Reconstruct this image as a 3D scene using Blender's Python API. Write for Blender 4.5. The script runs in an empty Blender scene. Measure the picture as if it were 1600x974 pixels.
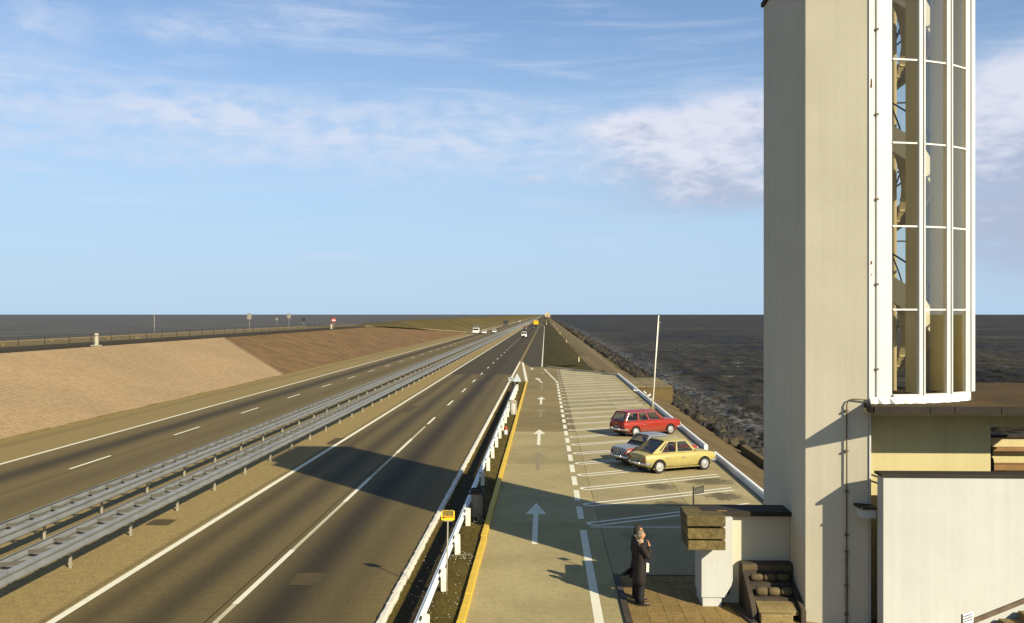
import bpy, bmesh, math, random
import numpy as np
from mathutils import Vector, Matrix
R = math.radians
random.seed(7)
C = bpy.context.scene.collection
SC = bpy.context.scene

# ---------------------------------------------------------------- camera
H = 6.8                      # eye height above the road (on the footbridge)
F = 1500.0                   # focal length in photo pixels
TH = math.atan(52 / F)
cam = bpy.data.cameras.new('camera'); camo = bpy.data.objects.new('camera', cam); C.objects.link(camo)
camo.location = (0, 0, H); camo.rotation_euler = (R(90), 0, TH)
cam.sensor_width = 36; cam.lens = F / 1600 * 36; cam.shift_y = 4.5 / 1600
cam.clip_end = 120000; cam.clip_start = 0.1
SC.camera = camo
SC.view_settings.view_transform = 'Standard'; SC.view_settings.look = 'None'
SC.view_settings.exposure = 0.85; SC.view_settings.gamma = 1.0

# ---------------------------------------------------------------- sun
SUN = Vector((-1.2, 1.43, -1.0)).normalized()
sl = bpy.data.lights.new('sun', 'SUN'); so = bpy.data.objects.new('sun', sl); C.objects.link(so)
sl.energy = 4.8; sl.angle = R(0.5); sl.color = (1.0, 0.91, 0.72)
so.rotation_euler = SUN.to_track_quat('-Z', 'Y').to_euler(); so.location = (60, -70, 60)
SUN_EL = math.asin(-SUN.z); SUN_AZ = math.atan2(-SUN.x, -SUN.y)      # clockwise from +Y

# ---------------------------------------------------------------- node helper
class NT:
    def __init__(s, tree): s.t = tree; s.n = tree.nodes; s.l = tree.links
    def new(s, typ, **kw):
        n = s.n.new(typ)
        for k, v in kw.items(): setattr(n, k, v)
        return n
    def set(s, sock, v):
        if isinstance(v, bpy.types.NodeSocket): s.l.new(v, sock)
        elif v is not None:
            if sock.type == 'RGBA' and len(v) == 3: v = (*v, 1)
            sock.default_value = v
    def math(s, op, a, b=None, c=None, clamp=False):
        n = s.new('ShaderNodeMath', operation=op, use_clamp=clamp)
        for i, v in enumerate((a, b, c)):
            if v is not None: s.set(n.inputs[i], v)
        return n.outputs[0]
    def mix(s, f, a, b, mode='MIX'):
        n = s.new('ShaderNodeMix', data_type='RGBA', blend_type=mode)
        s.set(n.inputs[0], f); s.set(n.inputs[6], a); s.set(n.inputs[7], b)
        return n.outputs[2]
    def noise(s, vec, scale, detail=4, rough=.55, dist=0):
        n = s.new('ShaderNodeTexNoise'); n.inputs['Scale'].default_value = scale
        n.inputs['Detail'].default_value = detail; n.inputs['Roughness'].default_value = rough
        n.inputs['Distortion'].default_value = dist
        s.l.new(vec, n.inputs['Vector']); return n.outputs['Fac']
    def vor(s, vec, scale, feat='F1', out='Distance'):
        n = s.new('ShaderNodeTexVoronoi', feature=feat); n.inputs['Scale'].default_value = scale
        s.l.new(vec, n.inputs['Vector']); return n.outputs[out]
    def mapr(s, v, a, b, c=0., d=1., smooth=True):
        n = s.new('ShaderNodeMapRange', interpolation_type='SMOOTHSTEP' if smooth else 'LINEAR', clamp=True)
        s.set(n.inputs[0], v)
        for i, q in enumerate((a, b, c, d)): s.set(n.inputs[1 + i], q)
        return n.outputs[0]
    def scalev(s, vec, sc, loc=(0, 0, 0)):
        n = s.new('ShaderNodeMapping'); n.inputs['Scale'].default_value = sc; n.inputs['Location'].default_value = loc
        s.l.new(vec, n.inputs['Vector']); return n.outputs[0]
    def sep(s, vec):
        n = s.new('ShaderNodeSeparateXYZ'); s.l.new(vec, n.inputs[0]); return n.outputs
    def comb(s, x, y, z=0.):
        n = s.new('ShaderNodeCombineXYZ')
        for i, v in enumerate((x, y, z)): s.set(n.inputs[i], v)
        return n.outputs[0]

# ---------------------------------------------------------------- world: sky with drifting cloud
W = bpy.data.worlds.new('World'); SC.world = W; W.use_nodes = True
wt = NT(W.node_tree); wt.n.clear()
SKY_STR = 0.06; EXPO = 2 ** 0.85
sky = wt.new('ShaderNodeTexSky', sky_type='NISHITA', sun_disc=False)
sky.sun_elevation = SUN_EL; sky.sun_rotation = SUN_AZ
sky.air_density = 1.0; sky.dust_density = 0.4; sky.ozone_density = 1.0
tc = wt.new('ShaderNodeTexCoord').outputs['Generated']
dx, dy, dz = wt.sep(tc)
az = wt.math('MULTIPLY', wt.math('ARCTAN2', dx, dy), 57.29578)
el = wt.math('MULTIPLY', wt.math('ARCSINE', dz), 57.29578)
def pa(px, py):
    u = (px - 800) / F; v = (492 - py) / F
    return math.degrees(math.atan(u) - TH), math.degrees(math.atan2(v, math.hypot(1, u)))
cv = wt.comb(wt.math('MULTIPLY', az, 1.0), wt.math('MULTIPLY', el, 2.2))
n1 = wt.noise(cv, 0.16, 8, .58, .35)
n2 = wt.noise(wt.scalev(cv, (.45, 2.2, 1), (31, 7, 0)), 0.18, 8, .62, .6)
n3 = wt.noise(wt.scalev(cv, (1, 1, 1), (5, 77, 0)), 0.5, 7, .52, .25)
def blobs(lst):
    acc = None
    for px, py, sx, sy, k in lst:
        a, e = pa(px, py)
        qx = wt.math('DIVIDE', wt.math('SUBTRACT', az, a), sx / F * 57.3)
        qy = wt.math('DIVIDE', wt.math('SUBTRACT', el, e), sy / F * 57.3)
        d = wt.math('ADD', wt.math('MULTIPLY', qx, qx), wt.math('MULTIPLY', qy, qy))
        g = wt.math('MULTIPLY', wt.math('POWER', 2.71828, wt.math('MULTIPLY', d, -1.)), k)
        acc = g if acc is None else wt.math('ADD', acc, g)
    return acc
def cool(r, g, b): k = SKY_STR * EXPO; return (r / k, g / k, b / k, 1)
hz = wt.mapr(el, 0, 20, 0., 1.)
tint = wt.mix(1.0, sky.outputs[0], (.80, .97, 1.20, 1), 'MULTIPLY')
base = wt.mix(wt.mapr(el, -2, 22, .92, .10), tint, cool(.47, .65, .87))
# thin veils, everywhere in a band of heights
veil = wt.math('MULTIPLY', wt.mapr(n2, .46, .78), wt.mapr(el, 2.5, 9, .15, 1.))
veil = wt.math('ADD', wt.math('MULTIPLY', veil, .5),
       wt.math('MULTIPLY', blobs([(300, 195, 420, 60, .30), (720, 245, 420, 50, .27), (60, 130, 160, 40, .3), (640, 170, 260, 14, .35), (250, 250, 120, 10, .4), (850, 180, 160, 24, .35), (60, 35, 60, 35, .8), (20, 190, 110, 45, .5), (285, 45, 80, 22, .8), (480, 35, 110, 28, .6), (330, 175, 130, 24, .9),
                                  (480, 215, 260, 50, .6), (760, 225, 200, 40, .5), (520, 402, 60, 5, .5), (1000, 380, 120, 40, .2), (150, 312, 150, 8, .3)]), wt.mapr(n3, .25, .7, .2, 1.)))
col = wt.mix(wt.math('MULTIPLY', veil, .82, clamp=True), base, cool(.65, .735, .90))
# cumulus banks
cm = blobs([(1120, 235, 220, 60, .50), (1160, 180, 110, 40, .80), (985, 200, 75, 24, .85), (1200, 300, 170, 30, .6), (1040, 262, 160, 34, .35), (1630, 165, 120, 75, 1.5), (1640, 340, 170, 90, .95),
            (830, 282, 26, 8, .5), (1000, 330, 240, 30, .25), (2300, 200, 300, 120, 1.2), (-700, 150, 260, 80, .9)])
n4 = wt.noise(wt.scalev(cv, (.8, 1.0, 1), (15, 47, 0)), .9, 8, .55, .5)
tex = wt.math('ADD', wt.math('MULTIPLY', n3, .55), wt.math('ADD', wt.math('MULTIPLY', n4, .45), wt.math('MULTIPLY', n1, .55)))
cmask = wt.mapr(wt.math('MULTIPLY', cm, tex), .10, .70)
shade = wt.mapr(wt.math('ADD', el, wt.math('MULTIPLY', wt.math('SUBTRACT', tex, .77), 15.)), 5.5, 12.)
ccol = wt.mix(shade, cool(.44, .50, .66), cool(.80, .81, .91))
col = wt.mix(wt.math('MULTIPLY', cmask, .86), col, ccol)
bg = wt.new('ShaderNodeBackground'); bg.inputs[1].default_value = SKY_STR
wt.l.new(col, bg.inputs[0])
wt.l.new(bg.outputs[0], wt.new('ShaderNodeOutputWorld').inputs[0])

# ---------------------------------------------------------------- pixel -> place helpers (used only to read positions off the photo)
cT, sT = math.cos(TH), math.sin(TH)
def g(px, py, z=0.):
    Zc = F * (H - z) / (py - 492); Xc = (px - 800) * Zc / F
    return Vector((Xc * cT - Zc * sT, Xc * sT + Zc * cT, z))
def pX(px, Y):
    u = (px - 800) / F; return Y * (u * cT - sT) / (u * sT + cT)
def pZ(px, py, Y):
    u = (px - 800) / F; return H - (py - 492) / F * Y / (u * sT + cT)

# ---------------------------------------------------------------- materials
def newmat(name):
    m = bpy.data.materials.new(name); m.use_nodes = True; t = NT(m.node_tree)
    return m, t, t.n['Principled BSDF']
def wpos(t): return t.new('ShaderNodeNewGeometry').outputs['Position']
def opos(t): return t.new('ShaderNodeTexCoord').outputs['Object']
def bump(t, b, h, strength=.3, dist=.02):
    n = t.new('ShaderNodeBump'); n.inputs['Strength'].default_value = strength; n.inputs['Distance'].default_value = dist
    t.l.new(h, n.inputs['Height']); t.l.new(n.outputs[0], b.inputs['Normal'])
def M(name, c1, c2=None, scale=2., rough=.8, metal=0., spec=.3, grain=0., gscale=60., bmp=0., bscale=30., bdist=.01, obj=False, coat=0.):
    m, t, b = newmat(name)
    b.inputs['Roughness'].default_value = rough; b.inputs['Metallic'].default_value = metal
    b.inputs['Specular IOR Level'].default_value = spec; b.inputs['Coat Weight'].default_value = coat
    v = opos(t) if obj else wpos(t)
    if c2 is None: c2 = tuple(x * .82 for x in c1)
    c = t.mix(t.mapr(t.noise(v, scale, 6, .6), .3, .7), c1, c2)
    if grain:
        gn = t.mapr(t.noise(v, gscale, 3, .7), .25, .75, 1 - grain, 1 + grain, False)
        c = t.mix(1., c, t.comb(gn, gn, gn), 'MULTIPLY')
    t.set(b.inputs['Base Color'], c)
    if bmp: bump(t, b, t.noise(v, bscale, 4, .65), bmp, bdist)
    return m
def warm(v, k=1.): return (v * k, v * k * .71, v * k * .225)

def road_mat(name, c, bands, grain=.22, var=.25):
    """asphalt: grain, patches, and oil/tyre bands running with the traffic (bands = (x, halfwidth, darkness))"""
    m, t, b = newmat(name); v = wpos(t); x, y, z = t.sep(v)
    b.inputs['Roughness'].default_value = .85; b.inputs['Specular IOR Level'].default_value = .25
    st = t.noise(t.scalev(v, (1.3, .035, 1)), 1., 6, .6)
    big = t.noise(t.scalev(v, (.5, .06, 1), (9, 3, 0)), .6, 5, .6)
    k = t.math('ADD', t.math('MULTIPLY', t.math('SUBTRACT', st, .5), var * 1.6), t.math('ADD', t.math('MULTIPLY', t.math('SUBTRACT', big, .5), var * 1.6), 1.))
    wob = t.math('MULTIPLY', t.math('SUBTRACT', t.noise(t.scalev(v, (0, .05, 0)), 1., 3), .5), .5)
    xw = t.math('ADD', x, wob)
    for bx, hw, dk in bands:
        q = t.math('DIVIDE', t.math('SUBTRACT', xw, bx), hw)
        gss = t.math('POWER', 2.71828, t.math('MULTIPLY', t.math('MULTIPLY', q, q), -1.))
        k = t.math('MULTIPLY', k, t.math('SUBTRACT', 1., t.math('MULTIPLY', gss, dk)))
    gr = t.mapr(t.noise(v, 16, 3, .8), .25, .75, 1 - grain * 1.5, 1 + grain * 1.5, False)
    gr2 = t.mapr(t.noise(v, 4, 5, .75), .25, .75, 1 - grain * .9, 1 + grain * .9, False)
    k = t.math('MULTIPLY', t.math('MULTIPLY', k, gr), gr2)
    c_ = t.mix(1., c, t.comb(k, k, k), 'MULTIPLY')
    fleck = t.mapr(t.noise(v, 2.3, 3, .8), .70, .76)
    c_ = t.mix(t.math('MULTIPLY', fleck, .35), c_, warm(.3))
    t.set(b.inputs['Base Color'], c_); bump(t, b, t.noise(v, 60, 3, .7), .25, .006)
    return m

def concrete_mat(name, c1, c2, stains=(), grain=.2):
    m, t, b = newmat(name); v = wpos(t); x, y, z = t.sep(v)
    b.inputs['Roughness'].default_value = .9; b.inputs['Specular IOR Level'].default_value = .2
    c = t.mix(t.mapr(t.noise(v, .35, 7, .65), .3, .7), c1, c2)
    rnd = t.new('ShaderNodeObjectInfo').outputs['Random']
    k = t.mapr(rnd, 0, 1, .88, 1.1, False)
    gr = t.mapr(t.noise(v, 13, 4, .8), .25, .75, 1 - grain * 1.4, 1 + grain * 1.4, False)
    gr2 = t.mapr(t.noise(v, 4.5, 5, .7), .25, .75, 1 - grain * .7, 1 + grain * .7, False)
    k = t.math('MULTIPLY', t.math('MULTIPLY', k, gr), gr2)
    spot = t.mapr(t.noise(v, 1.7, 3, .8), .68, .76, 1., .62)
    k = t.math('MULTIPLY', k, spot)
    nn = t.noise(v, 3., 4, .7)
    for sx, sy, rx, ry, dk in stains:
        qx = t.math('DIVIDE', t.math('SUBTRACT', x, sx), rx); qy = t.math('DIVIDE', t.math('SUBTRACT', y, sy), ry)
        d = t.math('ADD', t.math('MULTIPLY', qx, qx), t.math('MULTIPLY', qy, qy))
        d = t.math('ADD', d, t.math('MULTIPLY', t.math('SUBTRACT', nn, .5), 3.5))
        k = t.math('MULTIPLY', k, t.mapr(d, .1, 1.3, 1 - dk, 1.))
    t.set(b.inputs['Base Color'], t.mix(1., c, t.comb(k, k, k), 'MULTIPLY'))
    bump(t, b, t.noise(v, 40, 4, .7), .25, .006)
    return m

def paint_mat(name, c, worn=.5, under=(.2, .16, .09)):
    """road paint worn through in spots"""
    m, t, b = newmat(name); v = wpos(t)
    b.inputs['Roughness'].default_value = .7
    n = t.math('ADD', t.math('MULTIPLY', t.noise(v, 22, 4, .8), .6), t.math('MULTIPLY', t.noise(v, 1.1, 4, .6), .5))
    f = t.mapr(n, worn, worn + .16)
    t.set(b.inputs['Base Color'], t.mix(f, t.mix(t.noise(v, 3., 3), c, tuple(q * .78 for q in c)), under))
    return m

def wall_mat(name, c1, c2, streak=.12, rough=.75):
    """painted render: soft mottling, faint vertical run marks, dirt specks"""
    m, t, b = newmat(name); v = wpos(t)
    b.inputs['Roughness'].default_value = rough; b.inputs['Specular IOR Level'].default_value = .25
    c = t.mix(t.mapr(t.noise(v, .6, 6, .6), .3, .7), c1, c2)
    st = t.noise(t.scalev(v, (6, 6, .18)), 1., 5, .6)
    k = t.mapr(st, .3, .75, 1 + streak * .3, 1 - streak)
    k = t.math('MULTIPLY', k, t.mapr(t.noise(v, 34, 3, .75), .25, .75, .93, 1.07, False))
    sp = t.mapr(t.noise(v, 7, 2, .9), .755, .80, 1., .55)
    k = t.math('MULTIPLY', k, sp)
    t.set(b.inputs['Base Color'], t.mix(1., c, t.comb(k, k, k), 'MULTIPLY'))
    bump(t, b, t.noise(v, 25, 4, .7), .12, .006)
    return m

def glass_mat(name, tint=(.75, .8, .75), rough=.02, refl=.1):
    m, t, b = newmat(name); t.n.remove(b)
    gl = t.new('ShaderNodeBsdfGlossy'); gl.inputs['Roughness'].default_value = rough
    tr = t.new('ShaderNodeBsdfTransparent'); t.set(tr.inputs[0], tint)
    fr = t.new('ShaderNodeFresnel'); fr.inputs[0].default_value = 1.45
    mx = t.new('ShaderNodeMixShader'); t.l.new(t.math('ADD', t.math('MULTIPLY', fr.outputs[0], .35), refl, clamp=True), mx.inputs[0])
    t.l.new(tr.outputs[0], mx.inputs[1]); t.l.new(gl.outputs[0], mx.inputs[2])
    t.l.new(mx.outputs[0], t.n['Material Output'].inputs[0]); return m

def car_paint(name, c, rough=.3):
    m, t, b = newmat(name); v = opos(t)
    b.inputs['Roughness'].default_value = rough; b.inputs['Specular IOR Level'].default_value = .3; b.inputs['Coat Weight'].default_value = .12; b.inputs['Coat Roughness'].default_value = .12
    z = t.sep(wpos(t))[2]
    dirt = t.math('MULTIPLY', t.mapr(z, .15, .7, .75, .05), t.mapr(t.noise(v, 5., 5, .7), .3, .7, .3, 1.))
    t.set(b.inputs['Base Color'], t.mix(dirt, t.mix(t.noise(v, 2., 4), c, tuple(q * .8 for q in c)), (.13, .10, .06)))
    return m

# ---------------------------------------------------------------- mesh builder
class MB:
    def __init__(s): s.v = []; s.f = []; s.mi = []; s.cur = 0
    def add(s, vs, fs):
        o = len(s.v); s.v += [tuple(p) for p in vs]
        for f in fs: s.f.append(tuple(i + o for i in f)); s.mi.append(s.cur)
        return s
    def box(s, x0, x1, y0, y1, z0, z1):
        return s.add([(x0, y0, z0), (x1, y0, z0), (x1, y1, z0), (x0, y1, z0), (x0, y0, z1), (x1, y0, z1), (x1, y1, z1), (x0, y1, z1)],
              [(0, 3, 2, 1), (4, 5, 6, 7), (0, 1, 5, 4), (1, 2, 6, 5), (2, 3, 7, 6), (3, 0, 4, 7)])
    def quad(s, *p): return s.add(p, [tuple(range(len(p)))])
    def prism(s, poly, d):
        """poly: list of 3D points, extruded by vector d"""
        n = len(poly); d = Vector(d); a = [Vector(p) for p in poly]; b = [p + d for p in a]
        return s.add(a + b, [tuple(range(n))[::-1], tuple(range(n, 2 * n))] + [(i, (i + 1) % n, (i + 1) % n + n, i + n) for i in range(n)])
    def loft(s, rings, caps=True, closed=True):
        n = len(rings[0]); vs = [p for r in rings for p in r]; fs = []
        for k in range(len(rings) - 1):
            for i in range(n if closed else n - 1):
                j = (i + 1) % n
                fs.append((k * n + i, k * n + j, (k + 1) * n + j, (k + 1) * n + i))
        if caps: fs += [tuple(range(n))[::-1], tuple(range((len(rings) - 1) * n, len(rings) * n))]
        return s.add(vs, fs)
    def tube(s, pts, r, n=8, caps=True):
        pts = [Vector(p) for p in pts]; rs = r if isinstance(r, (list, tuple)) else [r] * len(pts)
        rings = []; up = None
        for i, p in enumerate(pts):
            d = (pts[min(i + 1, len(pts) - 1)] - pts[max(i - 1, 0)]).normalized()
            if up is None: up = Vector((0, 0, 1)) if abs(d.z) < .9 else Vector((1, 0, 0))
            a = d.cross(up).normalized(); b = a.cross(d).normalized(); up = b
            rings.append([p + (a * math.cos(2 * math.pi * k / n) + b * math.sin(2 * math.pi * k / n)) * rs[i] for k in range(n)])
        return s.loft(rings, caps)
    def lathe(s, prof, n=20, axis='z', c=(0, 0, 0)):
        rings = []
        for r, h in prof:
            ring = []
            for k in range(n):
                a = 2 * math.pi * k / n; u, w = r * math.cos(a), r * math.sin(a)
                ring.append((c[0] + u, c[1] + w, c[2] + h) if axis == 'z' else (c[0] + u, c[1] + h, c[2] + w) if axis == 'y' else (c[0] + h, c[1] + u, c[2] + w))
            rings.append(ring)
        return s.loft(rings)
    def mesh(s, name, mat, smooth=False, fix=True):
        me = bpy.data.meshes.new(name); me.from_pydata(s.v, [], s.f)
        mats = mat if isinstance(mat, (list, tuple)) else [mat]
        for m in mats: me.materials.append(m)
        if len(mats) > 1: me.polygons.foreach_set('material_index', s.mi)
        if fix:
            bm = bmesh.new(); bm.from_mesh(me); bmesh.ops.recalc_face_normals(bm, faces=bm.faces); bm.to_mesh(me); bm.free()
        if smooth is True: me.polygons.foreach_set('use_smooth', [True] * len(me.polygons))
        me.update()
        if smooth == 'angle':
            me.polygons.foreach_set('use_smooth', [True] * len(me.polygons)); me.set_sharp_from_angle(angle=R(38))
        return me
    def build(s, name, mat, parent=None, smooth=False, bevel=0., fix=True):
        return link(name, s.mesh(name, mat, smooth, fix), parent, bevel)
def link(name, me, parent=None, bevel=0.):
    o = bpy.data.objects.new(name, me); C.objects.link(o)
    if parent is not None: o.parent = parent
    if bevel:
        b = o.modifiers.new('bevel', 'BEVEL'); b.width = bevel; b.segments = 2; b.limit_method = 'ANGLE'; b.angle_limit = R(40)
    return o
def tag(o, label=None, cat=None, group=None, kind=None):
    if label: o['label'] = label
    if cat: o['category'] = cat
    if group: o['group'] = group
    if kind: o['kind'] = kind
    return o
def thing(name, label, cat, loc=(0, 0, 0), rz=0., group=None):
    o = bpy.data.objects.new(name, None); C.objects.link(o); o.location = loc; o.rotation_euler = (0, 0, rz); o.empty_display_size = .2
    return tag(o, label, cat, group)
def struct(o): o['kind'] = 'structure'; return o
def stuff(o): o['kind'] = 'stuff'; return o
def copy_tree(o, parent=None):
    c = o.copy(); C.objects.link(c)
    if parent is not None: c.parent = parent
    for ch in o.children: copy_tree(ch, c)
    return c
def sheet(name, mat, pts, z=0., parent=None):
    return MB().quad(*[(p[0], p[1], p[2] if len(p) > 2 else z) for p in pts]).build(name, mat, parent)
def rect(name, mat, x0, x1, y0, y1, z=0., parent=None): return sheet(name, mat, [(x0, y0), (x1, y0), (x1, y1), (x0, y1)], z, parent)
def carve(o, cutters):
    """boolean-cut closed meshes out of o and keep the result as plain mesh"""
    cb = MB()
    tmp = []
    for mb in cutters:
        c = mb.build('cut', None if False else o.data.materials[0]); tmp.append(c)
        md = o.modifiers.new('c', 'BOOLEAN'); md.operation = 'DIFFERENCE'; md.object = c; md.solver = 'EXACT'
    dg = bpy.context.evaluated_depsgraph_get(); dg.update()
    me = bpy.data.meshes.new_from_object(o.evaluated_get(dg)); o.modifiers.clear(); o.data = me
    for c in tmp: bpy.data.objects.remove(c)
# ================================================================ THE SEA
def make_sea():
    m, t, b = newmat('sea_water'); v = wpos(t); x, y, z = t.sep(v)
    d = t.math('SQRT', t.math('ADD', t.math('MULTIPLY', x, x), t.math('MULTIPLY', y, y)))
    big = t.noise(t.scalev(v, (.02, .006, 1)), 1., 6, .65)
    chop = t.noise(t.scalev(v, (.9, 1.6, 1)), 1., 5, .7)
    lng = t.noise(t.scalev(v, (.012, .05, 1), (4, 4, 0)), 1., 7, .75)
    k = t.mapr(t.math('ADD', t.math('MULTIPLY', big, .30), t.math('ADD', t.math('MULTIPLY', chop, .35), t.math('MULTIPLY', lng, .35))), .40, .63)
    c = t.mix(t.mapr(x, -62, -50), t.mix(k, (.045, .038, .026), (.12, .102, .072)), t.mix(k, (.005, .004, .0018), (.062, .047, .020)))
    t.set(b.inputs['Specular Tint'], (1., .86, .62))
    # whitecaps: small, wind-drawn
    cap = t.mapr(t.noise(t.scalev(v, (.10, .22, 1), (1, 2, 0)), 1., 6, .75), .612, .665)
    cap = t.math('MULTIPLY', cap, t.mapr(t.noise(t.scalev(v, (1.1, 1.5, 1)), 1., 4, .7), .46, .6))
    # surf along the stones
    xs = t.math('ADD', x, t.math('MULTIPLY', t.math('SUBTRACT', t.noise(t.scalev(v, (.2, .12, 0)), 1., 5, .7), .5), 7.))
    band = t.math('MULTIPLY', t.mapr(xs, 17.0, 18.5), t.mapr(xs, 19.5, 27.0, 1., 0.))
    surf = t.math('MULTIPLY', band, t.mapr(t.noise(t.scalev(v, (1.1, .6, 1)), 1.2, 7, .75), .44, .68))
    foam = t.math('MAXIMUM', t.math('MULTIPLY', cap, .6), t.math('MULTIPLY', surf, .32))
    t.set(b.inputs['Base Color'], t.mix(foam, c, (.62, .62, .60)))
    b.inputs['Roughness'].default_value = .45; b.inputs['Specular IOR Level'].default_value = .018
    bump(t, b, t.math('ADD', t.noise(t.scalev(v, (.7, 1.2, 1)), 1., 6, .7), t.math('MULTIPLY', t.noise(t.scalev(v, (.08, .16, 1)), 1., 4, .6), 3.)), .9, .5)
    th = np.concatenate([np.linspace(-180, -52, 40, endpoint=False), np.linspace(-52, 46, 520, endpoint=False), np.linspace(46, 180, 45, endpoint=False)]) * math.pi / 180
    rr = np.concatenate([np.geomspace(14, 900, 400), np.geomspace(930, 60000, 60)])
    T, Q = np.meshgrid(th, rr); X = Q * np.sin(T); Y = Q * np.cos(T); Z = np.zeros_like(X)
    rng = np.random.RandomState(3)
    cell = np.maximum(Q * .0034, Q * .0105)
    for i in range(22):
        lam = 1.6 * 1.12 ** i; a = R(205) + rng.normal(0, .5); ph = rng.uniform(0, 6.28)
        kx, ky = math.cos(a) * 6.283 / lam, math.sin(a) * 6.283 / lam
        amp = .015 * lam if lam < 8 else .015 * 8
        fade = np.clip((lam / cell - 2) / 2, 0, 1)
        s = np.sin(kx * X + ky * Y + ph + .6 * np.sin(.11 * X + ph) + .5 * np.sin(.09 * Y))
        Z += amp * fade * (1 - 2 * np.abs(s) ** .8)
    Z -= 4.0
    nR, nT = X.shape
    V = np.stack([X, Y, Z], -1).reshape(-1, 3)
    i = np.arange(nR - 1)[:, None] * nT; j = np.arange(nT)[None]; jn = (j + 1) % nT
    Fc = np.stack([i + j, i + jn, i + nT + jn, i + nT + j], -1).reshape(-1, 4)[:, ::-1]
    me = bpy.data.meshes.new('sea'); nf = len(Fc)
    me.vertices.add(len(V)); me.vertices.foreach_set('co', V.ravel().astype(np.float32))
    me.loops.add(nf * 4); me.loops.foreach_set('vertex_index', Fc.ravel().astype(np.int32))
    me.polygons.add(nf); me.polygons.foreach_set('loop_start', np.arange(nf, dtype=np.int32) * 4)
    me.update(); me.validate(); me.materials.append(m)
    me.polygons.foreach_set('use_smooth', [True] * nf)
    return struct(link('sea', me))
make_sea()

# ================================================================ GROUND
YE = 6500.0
m_core = M('dike_core', warm(.12), rough=.95)
core = MB(); prof = [(-78, -6), (-62, 3.6), (-41, 3.6), (-29.2, -.2), (8.6, -.25), (11.9, -1.75), (18.8, -4.7), (22, -6)]
core.loft([[(x, y, z) for x, z in prof] for y in (-40, YE)])
struct(core.build('terrain', m_core))

m_asph_l = road_mat('asphalt_brown', warm(.13), [(-22.6, .9, .68), (-19.2, .9, .25)])
m_asph_r = road_mat('asphalt_worn', warm(.122), [(-10.15, .4, .42), (-8.7, .6, .58), (-6.2, .85, .78), (-4.75, .4, .3)])
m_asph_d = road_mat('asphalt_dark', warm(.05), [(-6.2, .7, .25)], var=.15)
m_verge = road_mat('verge_tan', warm(.21), [(-28.0, .25, .25)], var=.2)
m_median = road_mat('median_gravel', (.235, .168, .058), [(-15.2, .5, .2), (-11.15, .1, .4)], grain=.3, var=.15)
struct(rect('road', m_asph_l, -24.75, -16.4, -30, YE))
struct(rect('hard_shoulder', m_verge, -29.3, -24.75, -30, YE))
struct(rect('median_strip', m_median, -16.4, -10.98, -30, YE))
struct(rect('road', m_asph_r, -10.98, -3.7, -30, 108.5))
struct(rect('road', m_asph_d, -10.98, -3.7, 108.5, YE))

m_white = paint_mat('road_paint_white', (.72, .67, .48), .62)
m_whiteo = paint_mat('road_paint_faded', (.50, .44, .26), .56)
m_lane = concrete_mat('concrete_lane', (.318, .256, .118), (.252, .20, .088))
m_lane2 = concrete_mat('concrete_lane_old', (.21, .158, .062), (.16, .118, .046))
def stn(px, py, rx, ry, dk): p = g(px, py); return (p.x, p.y, rx, ry, dk)
m_slab = concrete_mat('concrete_slab', (.315, .256, .125), (.253, .203, .096),
    [stn(1030, 761, .7, .8, .6), stn(1108, 753, 1.1, .9, .6), stn(1130, 776, .8, .9, .65), stn(1048, 788, .7, .5, .6), stn(1010, 728, .8, .8, .5), stn(995, 838, .5, .7, .25)])

# road markings -------------------------------------------------
def ribbon(pts, w, z=.005):
    mb = MB(); pts = [Vector((p[0], p[1], z)) for p in pts]; L = []; Rr = []
    for i, p in enumerate(pts):
        d = (pts[min(i + 1, len(pts) - 1)] - pts[max(i - 1, 0)]).normalized(); n = Vector((-d.y, d.x, 0)) * w / 2
        L.append(p + n); Rr.append(p - n)
    n = len(pts); mb.add(L + Rr, [(i, i + 1, n + i + 1, n + i) for i in range(n - 1)]); return mb
def marks(root, name, mats, items):
    for pts, w in items: ribbon(pts, w).build(name, mats, root)
mk = thing('road_markings', 'white painted lines and dashes on the highway lanes', 'road markings', (0, 0, 0)); mk['kind'] = 'structure'
for x in (-24.72, -16.75, -10.9):
    for a, bq in ((-20, 60), (60, 200), (200, 1500), (1500, 5000)): ribbon([(x, a), (x, bq)], .2).build('edge_line', m_white, mk)
y = 29.6 - 11.9 * 2
while y < 620:
    ribbon([(-20.9, y), (-20.9, y + 4.0)], .15).build('lane_dash', m_white, mk); y += 11.9
y0 = 120.7 - 12.3 * 8
for k in range(48):
    y = y0 + 12.3 * k; q = 5.2 if y < 55 else 4.0 if y < 105 else 3.0
    ribbon([(-7.28, y), (-7.28, y + q)], .15).build('lane_dash', m_white, mk)
ribbon([(-7.28, 10), (-7.28, 58)], .12, .0025).build('worn_lane_line', m_whiteo, mk)

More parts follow.
